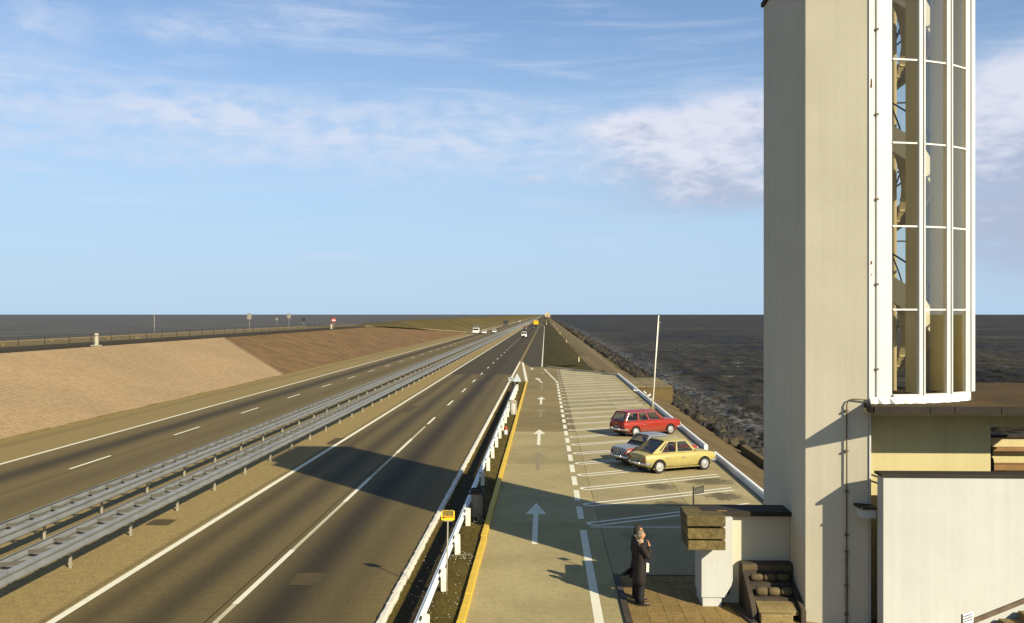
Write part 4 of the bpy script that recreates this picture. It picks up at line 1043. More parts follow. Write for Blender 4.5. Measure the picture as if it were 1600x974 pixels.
MB().box(-.15, .15, 196, 196.3, 0, 1.0).build('end_post', M('end_post_paint', (.55, .48, .30), rough=.7), ft)
p = Vector((pX(150.5, 89), 89, ZT))
t = thing('white_pillar', 'white round pillar with a domed cap on top of the brick dike', 'pillar', p)
m_pil = M('pillar_paint', (.33, .30, .21), (.24, .21, .14), scale=3, rough=.7, grain=.15)
MB().lathe([(.21, .12), (.20, .9), (.185, .95), (.185, .99)], 18).build('shaft', m_pil, t, smooth='angle'); MB().lathe([(.18, .992), (.23, 1.02), (.23, 1.10), (.17, 1.19), (.07, 1.25), (.01, 1.26)], 18).build('cap', m_pil, t, smooth='angle')
MB().lathe([(.188, .955), (.19, .96), (.19, .985), (.188, .988)], 18).build('band', m_dark, t); MB().box(-.4, .4, -.35, .35, -.08, .118).build('base', m_pil, t, bevel=.02)
def psign(px, ptop, Y, label, shape, col, size, name='road_sign', white=None):
    x = pX(px, Y); t = thing(name, label, 'sign', (x, Y, ZT)); zt_ = pZ(px, ptop, Y) - ZT
    MB().tube([(0, .03, -.1), (0, .03, zt_)], .03, 6).build('post', m_galvp, t)
    if shape == 'round': MB().lathe([(size / 2, -.012), (size / 2, .012)], 20, 'y', (0, 0, zt_ - size / 2)).build('plate', col, t)
    elif shape == 'tri': MB().prism([(-size / 2, 0, zt_ - size * .85), (size / 2, 0, zt_ - size * .85), (0, 0, zt_)], (0, .02, 0)).build('plate', col, t)
    else: MB().box(-size * .36, size * .36, -.012, .012, zt_ - size, zt_).build('plate', col, t)
    if white: MB().box(-size * .36, size * .36, -.02, -.014, zt_ - size * .6, zt_ - size * .4).build('bar', white, t)
    return t
m_sred = M('no_entry_red', (.42, .05, .02), rough=.5); m_sgrey = M('sign_pale', (.24, .22, .17), rough=.6)
psign(521.5, 497.5, 200, 'round red no entry sign with a white bar on the dike', 'round', m_sred, .98, white=m_sign)
psign(474.5, 497.3, 205, 'round dark sign seen from behind on the dike', 'round', m_dark, .8)
psign(451.5, 490.5, 190, 'pale rectangular sign on a post between the round dark sign and the small triangle', 'board', m_sgrey, .95)
psign(389.5, 490.5, 170, 'pale rectangular sign on a post, leftmost sign on the dike', 'board', m_sgrey, 1.05)
psign(432.5, 496.5, 240, 'small pale triangular sign beyond the dike fence', 'tri', m_sgrey, .8)
t = thing('lamp_pole', 'thin bare pole on the dike path left of the signs', 'pole', (pX(241, 136), 136, ZT)); hh = pZ(241, 488, 136) - ZT
MB().tube([(0, 0, 0), (0, 0, hh)], [.05, .03], 8).build('pole', m_galvp, t, smooth=True); MB().box(-.12, .12, -.12, .12, -.05, .2).build('base', m_conc, t); MB().lathe([(.04, hh), (.06, hh + .03), (.01, hh + .08)], 8).build('cap', m_galvp, t)
r_ = random.Random(8)
for i, (px, py) in enumerate(((80, 535), (101, 534), (168, 530.5), (184, 531.5), (215, 530), (2, 542), (265, 528))):
    q = g(px, py, ZT); me = rock_mesh(60 + i, m_conc, 1); o = link('pale_stone', me); o.location = (q.x, q.y, ZT + .1); s = .25 + .12 * (i % 3); o.scale = (s, s * .8, s * .6)
    tag(o, ['pale stone lying on the dike path left of the white pillar, farther from it', 'pale stone on the dike path left of and nearest the white pillar', 'pale stone on the dike path just right of the white pillar', 'second pale stone right of the white pillar', 'third pale stone right of the white pillar', 'pale stone on the dike path at the left picture edge', 'pale stone on the dike path right of the thin pole'][i], 'stone', 'pale stones on the dike path')

# ================================================================ GULLS
m_gull = M('gull_white', (.80, .77, .68), rough=.8); m_gulg = M('gull_grey', (.45, .44, .42), rough=.8); m_beak = M('gull_yellow', (.55, .35, .04), rough=.6)
def gull(loc, rz, label):
    t = thing('gull', label, 'bird', loc, rz, 'gulls resting by the low white wall')
    bm = bmesh.new(); me = bpy.data.meshes.new('body')
    pts = [((-.26, 0, .17), .012), ((-.16, 0, .18), .05), ((-.04, 0, .18), .085), ((.08, 0, .20), .075), ((.14, 0, .27), .042), ((.17, 0, .33), .045), ((.205, 0, .335), .028)]
    lay = bm.verts.layers.skin.verify(); vs = [bm.verts.new(p) for p, _ in pts]; [bm.edges.new((vs[i], vs[i + 1])) for i in range(len(vs) - 1)]
    for v, (_, r) in zip(vs, pts): v[lay].radius = (r, r)
    vs[2][lay].use_root = True; bm.to_mesh(me); bm.free(); me.materials.append(m_gull)
    o = link('body', me, t); o.modifiers.new('s', 'SKIN'); sb = o.modifiers.new('u', 'SUBSURF'); sb.levels = sb.render_levels = 2
    dg = bpy.context.evaluated_depsgraph_get(); m2 = bpy.data.meshes.new_from_object(o.evaluated_get(dg)); o.modifiers.clear(); o.data = m2
    for s in (-1, 1):
        MB().loft([[(-.28, s * .035, .20), (-.28, s * .04, .195), (-.28, s * .035, .19)], [(-.1, s * .085, .235), (-.1, s * .097, .19), (-.1, s * .085, .145)], [(.07, s * .07, .25), (.07, s * .088, .20), (.07, s * .07, .16)], [(.1, s * .05, .22), (.1, s * .055, .2), (.1, s * .05, .18)]]).build('wing', m_gulg, t, smooth=True)
        MB().tube([(0, s * .03, .11), (.01, s * .03, 0)], .007, 5).build('leg', m_beak, t)
    MB().tube([(.22, 0, .335), (.275, 0, .322)], [.012, .003], 6).build('beak', m_beak, t)
wt_ = .235
for (px, py, rz, lab) in ((1009.5, 618.5, 1.9, 'gull on the low white wall, farthest of the three'), (1015.5, 623, .6, 'gull standing tallest in the middle of the three on the low white wall'), (1020.5, 628, 1.2, 'gull on the low white wall, nearest to the flagpole')):
    q = g(px, py, wt_); gull((8.08, q.y, wt_), rz, lab)
q = g(993.5, 615); gull((q.x, q.y, 0), 3.0, 'gull standing on the parking slabs close to the low white wall')

# ================================================================ FAR HOUSE at the end of the dam
t = thing('far_house', 'tiny far gabled house on the dam at the horizon', 'house', (pX(855.6, 2600), 2600, 0))
m_hw = M('house_wall', (.42, .33, .18), rough=.9); m_hr = M('house_roof', (.55, .50, .42), rough=.8)
MB().box(-6.5, 6.5, 0, 14, -1, 6.6).build('wall', m_hw, t); MB().prism([(-6.4, .0, 6.6), (6.4, .0, 6.6), (0, .0, 13.2)], (0, 14, 0)).build('gable', m_hw, t)
for s in (-1, 1): MB().prism([(s * 9.5, -.6, 3.6), (0, -.6, 13.4), (0, -.6, 14.6), (s * 9.5, -.6, 4.8)], (0, 15.2, 0)).build('roof', m_hr, t)
MB().box(-1, 1, -.1, 0, 2, 5).build('window', m_dark, t)
# ================================================================ CARS
m_tyre = M('tyre_rubber', (.025, .022, .02), rough=.85); m_rim = M('rim_silver', (.42, .40, .35), (.3, .28, .24), scale=5, rough=.4, metal=.5, obj=True)
m_hub = M('hub_cap', (.72, .70, .64), rough=.25, metal=.7, obj=True); m_chrome = M('chrome', (.70, .68, .62), (.55, .52, .47), scale=4, rough=.22, metal=.9, obj=True)
m_cglass = glass_mat('car_glass', (.80, .77, .68), .02, .02); m_trim = M('car_lining', (.16, .12, .07), rough=.8, obj=True); m_lampred = M('lamp_red', (.16, .012, .006), rough=.25, coat=.5, obj=True); m_lampw = M('lamp_clear', (.75, .73, .65), rough=.15, coat=.5, obj=True)
m_lampo = M('lamp_orange', (.55, .18, .01), rough=.25, obj=True); m_rub = M('black_trim', (.02, .018, .015), rough=.6); m_plate = M('plate_blue', (.02, .025, .06), rough=.5); m_platew = M('plate_strokes', (.7, .68, .6), rough=.5)
def wheel(car, x, y, r, detail):
    s = 1 if y > 0 else -1
    w = MB().lathe([(r * .62, -.07), (r * .93, -.085), (r, -.06), (r, .06), (r * .93, .085), (r * .62, .07)], 24 if detail else 12, 'y').build('wheel', m_tyre, car, smooth='angle')
    w.location = (x, y, r)
    MB().lathe([(r * .60, .045 * s), (r * .66, .082 * s), (r * .60, .088 * s), (r * .5, .06 * s), (r * .3, .065 * s), (.02, .07 * s)], 20 if detail else 10, 'y').build('rim', m_rim, w, smooth='angle')
    if detail:
        MB().lathe([(r * .36, .066 * s), (r * .33, .09 * s), (r * .15, .105 * s), (.01, .108 * s)], 16, 'y').build('hub_cap', m_hub, w, smooth='angle')
        MB().lathe([(r * .63, .080 * s), (r * .655, .092 * s), (r * .60, .094 * s), (r * .585, .084 * s)], 24, 'y').build('trim_ring', m_hub, w, smooth='angle')
def car(name, label, loc, rz, p, cat='car', group=None, detail=True):
    t = thing(name, label, cat, loc, R(rz), group)
    bodym = p['paint']; rings = []
    for x, zb, zt, w in p['body']:
        half = [(0, zb), (w - .10, zb), (w - .03, zb + .07), (w, zb + .2), (w, zb + (zt - zb) * .62), (w - .025, zt - .09), (w - .09, zt - .012), (w * .55, zt + .012), (0, zt + .018)]
        rings.append([(x, -a, b) for a, b in half] + [(x, a, b) for a, b in half[1:-1][::-1]])
    mb = MB().loft(rings); me = mb.mesh('body', bodym, False); body = link('body', me, t)
    if detail:
        cut = []
        for wx in p['wheels']:
            for s in (-1, 1):
                rr = p['r'] + .055; pts = []
                for q in range(20): a = 2 * math.pi * q / 20; pts.append((wx + rr * math.cos(a), s * 1.2, p['r'] + rr * .98 * math.sin(a)))
                cut.append(MB().prism(pts, (0, -s * (1.2 - p['track'] / 2 + .13), 0)))
        body.parent = None; carve(body, cut); body.parent = t
    md = body.data
    if p.get('side'):
        md.materials.append(p['side']); 
        for f in md.polygons:
            if abs(f.normal.y) > .75 and f.center.z < .8: f.material_index = len(md.materials) - 1
    md.polygons.foreach_set('use_smooth', [True] * len(md.polygons)); md.set_sharp_from_angle(angle=R(32))
    if detail:
        bv = body.modifiers.new('b', 'BEVEL'); bv.width = .018; bv.segments = 2; bv.limit_method = 'ANGLE'; bv.angle_limit = R(32)
    for wx in p['wheels']:
        for s in (-1, 1):
            wheel(t, wx, s * p['track'] / 2, p['r'], detail)
            if detail: MB().lathe([(p['r'] + .05, -.004), (p['r'] + .05, .004)], 20, 'y', (wx, s * (p['track'] / 2 - .125), p['r'])).build('arch_liner', m_rub, t)
    # greenhouse
    g_ = p['cab']; zb, zr = g_['zb'], g_['zr']; wb, wr = g_['wb'], g_['wr']; br, bf, rr, rf = g_['br'], g_['bf'], g_['rr'], g_['rf']
    roofm = p.get('roof', bodym)
    def sp_(tt, s, h): # point on side wall; tt rear->front, h 0 belt -> 1 roof
        x = lerp(lerp(br, bf, tt), lerp(rr, rf, tt), h); return Vector((x, s * lerp(wb, wr, h), lerp(zb, zr, h)))
    # roof: crowned panel
    rg = []
    for q in range(7):
        u = q / 6; x = lerp(rr - .03, rf + .03, u); ww = wr + .005 - .03 * (abs(u - .5) * 2) ** 4; cz = .045 * (1 - (abs(u - .5) * 2) ** 2)
        rg.append([(x, -ww, zr - .03), (x, -ww, zr + .012), (x, -ww * .8, zr + .03 + cz * .6), (x, 0, zr + .04 + cz), (x, ww * .8, zr + .03 + cz * .6), (x, ww, zr + .012), (x, ww, zr - .03)])
    roof = MB().loft(rg).build('roof', roofm, t, smooth='angle')
    if detail:
        for s in (-1, 1): MB().tube([(rr, s * (wr + .008), zr - .005), (rf, s * (wr + .008), zr - .005)], .009, 6).build('drip_rail', m_chrome, roof)
    cuts = g_['wins']; edges = [0.] + [e for w in cuts for e in w] + [1.]
    for s in (-1, 1):
        for i in range(0, len(edges), 2):
            a, b = edges[i], edges[i + 1]
            MB().prism([sp_(a, s, 0), sp_(b, s, 0), sp_(b, s, 1), sp_(a, s, 1)], (0, -s * .045, 0)).build('pillar', roofm if not p.get('pillar') else p['pillar'], t, bevel=.008 if detail else 0)
        for (a, b) in cuts:
            h0, h1 = .07, .92; q = [sp_(a, s, h0), sp_(b, s, h0), sp_(b, s, h1), sp_(a, s, h1)]
            off = Vector((0, -s * .018, 0)); w_ = MB().prism([v + off for v in q], (0, -s * .006, 0)).build('side_window', m_cglass, t)
            MB().prism([sp_(a, s, 0), sp_(b, s, 0), sp_(b, s, h0), sp_(a, s, h0)], (0, -s * .04, 0)).build('window_sill', roofm, w_)
            MB().prism([sp_(a, s, h1), sp_(b, s, h1), sp_(b, s, 1), sp_(a, s, 1)], (0, -s * .04, 0)).build('window_header', roofm, w_)
            if detail:
                lp = [v + Vector((0, s * .004, 0)) for v in q]; MB().tube(lp + [lp[0]], .008, 5, False).build('window_trim', m_chrome, w_)
        if detail and g_.get('vent'):
            a, b = g_['vent']; q = [sp_(a, s, .22), sp_(b, s, .22), sp_(b, s, .85), sp_(a, s, .85)]
            MB().prism([v + Vector((0, s * .004, 0)) for v in q], (0, -s * .008, 0)).build('vent_slot', m_rub, t)
    for nm, tt in (('rear_window', 0.), ('windscreen', 1.)):
        k = .02 if tt == 0 else -.02
        q = [sp_(tt, -1, .06), sp_(tt, 1, .06), sp_(tt, 1, .95), sp_(tt, -1, .95)]; q = [Vector((v.x + k, v.y * .93, v.z)) for v in q]
        w_ = MB().prism(q, (.006, 0, 0)).build(nm, m_cglass, t)
        cx = [sp_(tt, -1, 0), sp_(tt, 1, 0), sp_(tt, 1, .07), sp_(tt, -1, .07)]; MB().prism([v + Vector((k * .5, 0, 0)) for v in cx], (k * 2, 0, 0)).build('scuttle', roofm, w_)
        if detail: MB().tube([v - Vector((k * 1.1, 0, 0)) for v in q + [q[0]]], .011, 5, False).build('window_seal', m_rub, w_)
    # inside
    sm_ = p.get('seat', m_rub)
    fl_ = MB().box(br + .25, bf - .1, -wb + .08, wb - .08, zb - .05, zb + .02).build('parcel_floor', m_trim, t)
    if detail:
        for (sx, sy) in ((-.25, -.35), (-.25, .35)): MB().loft([[(sx + .0, sy - .24, zb - .1), (sx + .12, sy - .24, zb - .1), (sx + .12, sy + .24, zb - .1), (sx, sy + .24, zb - .1)], [(sx - .1, sy - .22, zb + .27), (sx + 0, sy - .22, zb + .27), (sx + 0, sy + .22, zb + .27), (sx - .1, sy + .22, zb + .27)]]).build('seat_back', sm_, t, bevel=.03)
        MB().loft([[(-.95, -.6, zb - .1), (-.83, -.6, zb - .1), (-.83, .6, zb - .1), (-.95, .6, zb - .1)], [(-1.02, -.56, zb + .2), (-.92, -.56, zb + .2), (-.92, .56, zb + .2), (-1.02, .56, zb + .2)]]).build('seat_back', sm_, t, bevel=.03)
        sw = [(.42 + .05 * math.cos(a), .33 + .18 * math.cos(a) * 0 + .18 * math.sin(a), zb + .06 + .17 * math.cos(a)) for a in [2 * math.pi * k / 16 for k in range(17)]]
        MB().tube(sw, .012, 5, False).build('steering_wheel', m_rub, t)
    # brightwork
    xr, xf = p['body'][0][0], p['body'][-1][0]; wl = p['body'][1][3]; zl = p.get('bump', .42)
    for nm, x, d in (('bumper', xr, -1), ('bumper', xf, 1)):
        bb_ = MB(); pts = [(x - d * .28, -wl - .035, zl), (x - d * .05, -wl - .03, zl), (x + d * .06, -wl * .85, zl), (x + d * .085, 0, zl), (x + d * .06, wl * .85, zl), (x - d * .05, wl + .03, zl), (x - d * .28, wl + .035, zl)]
        rg = []
        for v in pts: rg.append([(v[0], v[1], v[2] - .05), (v[0] + d * .015, v[1] * 1.008, v[2] - .02), (v[0] + d * .015, v[1] * 1.008, v[2] + .02), (v[0], v[1], v[2] + .05), (v[0] - d * .02, v[1] * .985, v[2] + .03), (v[0] - d * .02, v[1] * .985, v[2] - .03)])
        bo = bb_.loft(rg).build(nm, p.get('bumpm', m_chrome), t, smooth='angle')
        if detail:
            for y in (-.33, .33): MB().tube([(x + d * .085, y, zl - .09), (x + d * .105, y, zl), (x + d * .085, y, zl + .09)], .028, 8).build('overrider', m_chrome, bo, smooth=True)
    zt_r = p['body'][1][2]
    for s in (-1, 1):
        y = s * (wl - .12); tl = p.get('tail', 'round')
        MB().lathe([(.062, 0), (.068, .012), (.055, .035), (.01, .045)], 14, 'x', (0, 0, 0)).build('tail_light', m_lampred, t, smooth=True).location = (xr - .0, y, zl + .18)
        o = [q for q in t.children if q.name.startswith('tail_light')][-1]; o.location = (xr, y, zl + .18); o.rotation_euler = (0, 0, math.pi); o.scale = (1, 1, 1.25)
        MB().lathe([(.085, 0), (.09, .012), (.07, .04), (.01, .055)], 16, 'x').build('headlight', m_lampw, t, smooth=True).location = (xf - .01, s * (wl - .13), zl + .19)
        if detail: MB().box(xf - .01, xf + .02, s * (wl - .05) - .03, s * (wl - .05) + .03, zl + .08, zl + .12).build('indicator', m_lampo, t)
    pl_ = MB().box(xr - .02, xr - .004, -.2, .2, zl + .09, zl + .2).build('number_plate', p.get('plate', m_plate), t)
    if detail:
        for k in range(6): MB().box(xr - .025, xr - .0205, -.17 + k * .06 , -.135 + k * .06, zl + .115, zl + .175).build('lettering', m_platew, pl_)
        MB().box(xf - .005, xf + .015, -wl + .25, wl - .25, zl + .12, zl + .26).build('grille', m_rub, t)
        MB().box(xr - .03, xr - .005, -.05, .05, zt_r - .12, zt_r - .09).build('boot_handle', m_chrome, t)
        ws = p['body'][3][3]; side = p.get('side', bodym); zb0 = p['body'][3][1] + .2; zt0 = zb - .17
        for s in (-1, 1):
            for (a, b) in p['doors']:
                dr = MB().box(a + .008, b - .008, s * (ws - .002) - .004, s * (ws - .002) + .004, zb0, zt0).build('door', side, t, bevel=.003)
                MB().box(a + .04, a + .17, s * ws, s * (ws + .03), zt0 - .06, zt0 - .03).build('handle', m_chrome, dr, bevel=.005)
            MB().box(xr + .35, xf - .3, s * (ws - .03), s * (ws + .002), p['body'][3][1] - .01, p['body'][3][1] + .03).build('sill_trim', p.get('sill', m_chrome), t)
        MB().tube([(bf - .1, -wb + .02, zb), (bf - .1, -wb - .06, zb + .07)], .01, 6).build('mirror_arm', m_chrome, t); MB().lathe([(.05, -.01), (.055, .0), (.03, .03)], 12, 'x', (bf - .1, -wb - .07, zb + .09)).build('mirror', m_chrome, t)
        MB().tube([(xr + .3, .3, .26), (xr - .06, .3, .25)], .022, 8).build('exhaust', m_galvp, t)
    MB().box(xr + .2, xf - .2, -wl + .14, wl - .14, .16, .3).build('underbody', m_rub, t)
    return t

m_pyel = car_paint('paint_mustard', (.38, .31, .09), .42); m_pred = car_paint('paint_red', (.27, .014, .004), .36); m_psil = car_paint('paint_bluegrey', (.20, .21, .22), .35); m_pred2 = car_paint('paint_rust_red', (.25, .03, .012), .35)
m_seatred = M('seat_red', (.28, .03, .02), rough=.7, obj=True); m_seatgrey = M('seat_pale', (.4, .36, .28), rough=.7, obj=True)
car('parked_car', 'mustard yellow hatchback with four doors parked nose to the low white wall', (5.58, 42.35, 0), 27,
    dict(paint=m_pyel, body=[(-1.84, .38, .72, .64), (-1.80, .31, .79, .70), (-1.5, .25, .845, .74), (-.6, .21, .85, .75), (.5, .21, .85, .75), (1.05, .22, .835, .745), (1.55, .26, .785, .72), (1.76, .31, .75, .69), (1.82, .38, .70, .65)],
         wheels=(-1.17, 1.17), track=1.36, r=.285, cab=dict(zb=.845, zr=1.345, br=-1.52, bf=.80, rr=-.78, rf=.30, wb=.70, wr=.575, wins=[(.19, .52), (.56, .93)], vent=(.10, .15)),
         doors=[(-.86, -.05), (-.05, .82)], seat=m_seatred, sill=m_pyel))
car('parked_car', 'saloon with red flanks and blue-grey roof and boot, half hidden by the yellow hatchback', (5.05, 44.35, 0), 28,
    dict(paint=m_psil, side=m_pred2, body=[(-1.98, .36, .74, .63), (-1.94, .30, .80, .69), (-1.6, .25, .85, .73), (-.6, .21, .86, .74), (.5, .21, .86, .74), (1.1, .22, .83, .735), (1.65, .26, .80, .72), (1.88, .31, .77, .69), (1.94, .38, .72, .65)],  # flanks coloured red, bonnet, boot and ends blue-grey
         wheels=(-1.2, 1.2), track=1.32, r=.28, cab=dict(zb=.855, zr=1.31, br=-1.12, bf=.78, rr=-.68, rf=.28, wb=.68, wr=.56, wins=[(.10, .48), (.53, .94)]),
         doors=[(-.8, 0), (0, .84)], seat=m_rub, roof=m_psil, pillar=m_psil, bumpm=m_chrome))
car('parked_car', 'red estate car with a long glazed rear parked beyond the yellow hatchback', (5.68, 54.75, 0), 31,
    dict(paint=m_pred, body=[(-1.98, .38, .80, .66), (-1.95, .31, .84, .71), (-1.6, .25, .87, .735), (-.6, .21, .87, .74), (.5, .21, .87, .74), (1.05, .22, .86, .735), (1.6, .25, .84, .72), (1.9, .31, .82, .70), (1.99, .40, .78, .66)],
         wheels=(-1.2, 1.22), track=1.35, r=.285, cab=dict(zb=.865, zr=1.345, br=-1.95, bf=.80, rr=-1.62, rf=.30, wb=.695, wr=.58, wins=[(.04, .33), (.37, .60), (.635, .94)]),
         doors=[(-.66, .82)], seat=m_seatgrey, sill=m_pred))
# cars on the road, seen small
m_pw = car_paint('paint_white', (.72, .70, .62), .4); m_pdk = car_paint('paint_dark', (.03, .028, .025), .4); m_pbr = car_paint('paint_brown_red', (.16, .06, .03), .4)
sal = lambda pm: dict(paint=pm, body=[(-1.98, .36, .74, .66), (-1.6, .28, .86, .76), (.5, .24, .87, .77), (1.1, .25, .84, .76), (1.94, .38, .74, .68)], wheels=(-1.2, 1.2), track=1.36, r=.29, cab=dict(zb=.86, zr=1.36, br=-1.25, bf=.8, rr=-.7, rf=.28, wb=.71, wr=.59, wins=[(.1, .48), (.53, .94)]), doors=[])
van = lambda pm: dict(paint=pm, body=[(-1.85, .34, .92, .74), (-1.6, .28, .95, .78), (.5, .24, .95, .78), (1.1, .25, .92, .77), (1.8, .38, .80, .70)], wheels=(-1.2, 1.2), track=1.4, r=.3, cab=dict(zb=.94, zr=1.62, br=-1.85, bf=.95, rr=-1.72, rf=.4, wb=.75, wr=.68, wins=[(.06, .33), (.37, .60), (.635, .94)]), doors=[])
gr = 'cars driving on the highway'
t = car('moving_car', 'white boxy car with two dark rear panes driving away in the near carriageway', (-6.3, 286, 0), 90, van(m_pw), 'car', gr, False)
MB().box(-1.86, -1.78, -.03, .03, .95, 1.6).build('tailgate_post', m_pw, t)
car('moving_car', 'brownish red car driving away ahead of the white boxy car', (-9.3, 440, 0), 90, sal(m_pbr), 'car', gr, False)
car('moving_car', 'dark car driving away close behind the yellow truck', (-6.3, 475, 0), 90, sal(m_pdk), 'car', gr, False)
car('moving_car', 'white car coming towards the viewer beside the grey truck', (-21.0, 330, 0), -90, sal(m_pw), 'car', gr, False)
car('moving_car', 'white car in the overtaking lane coming towards the viewer, nearest the median rail', (-18.5, 348, 0), -90, sal(m_pw), 'car', gr, False)
car('moving_car', 'farthest white car coming towards the viewer, small near the horizon', (-22.3, 830, 0), -90, sal(m_pw), 'car', gr, False)
car('moving_car', 'dark red car far ahead of the yellow truck in the near carriageway', (-8.8, 800, 0), 90, sal(m_pbr), 'car', gr, False)
def truck(label, loc, rz, cabm, boxm, L_, W_, H_, cabh=2.2, boxrear=True):
    t = thing('truck', label, 'truck', loc, R(rz), 'trucks driving on the highway'); w = W_ / 2
    MB().box(-L_ / 2, L_ / 2 - 1.75, -w, w, .95, H_).build('cargo_box', boxm, t, bevel=.04)
    for k in range(5): 
        for s in (-1, 1): MB().box(-L_ / 2 + .2 + k * (L_ - 2.4) / 4, -L_ / 2 + .26 + k * (L_ - 2.4) / 4, s * w, s * (w + .03), 1., H_ - .05).build('rib', boxm, t)
    MB().box(-L_ / 2 - .02, -L_ / 2, -.03, .03, 1., H_ - .1).build('door_gap', m_rub, t)
    f = L_ / 2; MB().loft([[(f - 1.65, y, z) for y, z in ((-w + .05, .55), (w - .05, .55), (w - .05, cabh * .6), (w - .12, cabh), (-w + .12, cabh), (-w + .05, cabh * .6))], [(f, y, z) for y, z in ((-w + .08, .55), (w - .08, .55), (w - .08, cabh * .55), (w - .2, cabh - .1), (-w + .2, cabh - .1), (-w + .08, cabh * .55))]]).build('cab', cabm, t, bevel=.05)
    MB().prism([(f + .004, -w + .2, cabh * .58), (f + .004, w - .2, cabh * .58), (f + .004, w - .27, cabh - .22), (f + .004, -w + .27, cabh - .22)], (.01, 0, 0)).build('windscreen', m_rub, t)
    for s in (-1, 1): MB().lathe([(.1, 0), (.11, .02), (.01, .06)], 10, 'x', (f, s * (w - .35), .85)).build('headlight', m_lampw, t); MB().box(-L_ / 2 - .03, -L_ / 2 - .005, s * (w - .25) - .08, s * (w - .25) + .08, .75, .9).build('tail_light', m_lampred, t)
    MB().box(-L_ / 2 + .1, L_ / 2 - .2, -.45, .45, .6, .94).build('chassis', m_rub, t); MB().box(f - .05, f + .08, -w, w, .45, .7).build('bumper', cabm, t)
    for x in (-L_ / 2 + 1.3, f - 1.): 
        for s in (-1, 1):
            o = MB().lathe([(.25, -.12), (.46, -.13), (.48, 0), (.46, .13), (.25, .12)], 14, 'y').build('wheel', m_tyre, t, smooth='angle'); o.location = (x, s * (w - .16), .48); MB().lathe([(.26, .1 * s), (.2, .135 * s), (.02, .12 * s)], 10, 'y').build('rim', m_rim, o)
m_tcan = M('tarpaulin_grey', (.10, .09, .07), rough=.8, obj=True); m_tyl = M('truck_yellow', (.68, .38, .01), (.58, .32, .01), rough=.5, obj=True); m_tdk = M('truck_dark', (.05, .045, .035), rough=.6, obj=True)
truck('yellow box truck driving away in the near carriageway', (-5.4, 560, 0), 90, m_tyl, m_tyl, 6.5, 2.7, 3.2)
truck('grey truck with a pale cab coming towards the viewer, nearest of the oncoming trucks', (-24.2, 338, 0), -90, m_pw, m_tcan, 7.5, 2.4, 2.9, 2.1)
truck('dark truck coming towards the viewer farther along the far carriageway', (-23.0, 560, 0), -90, m_tdk, m_tdk, 8., 2.7, 3.4, 2.9)

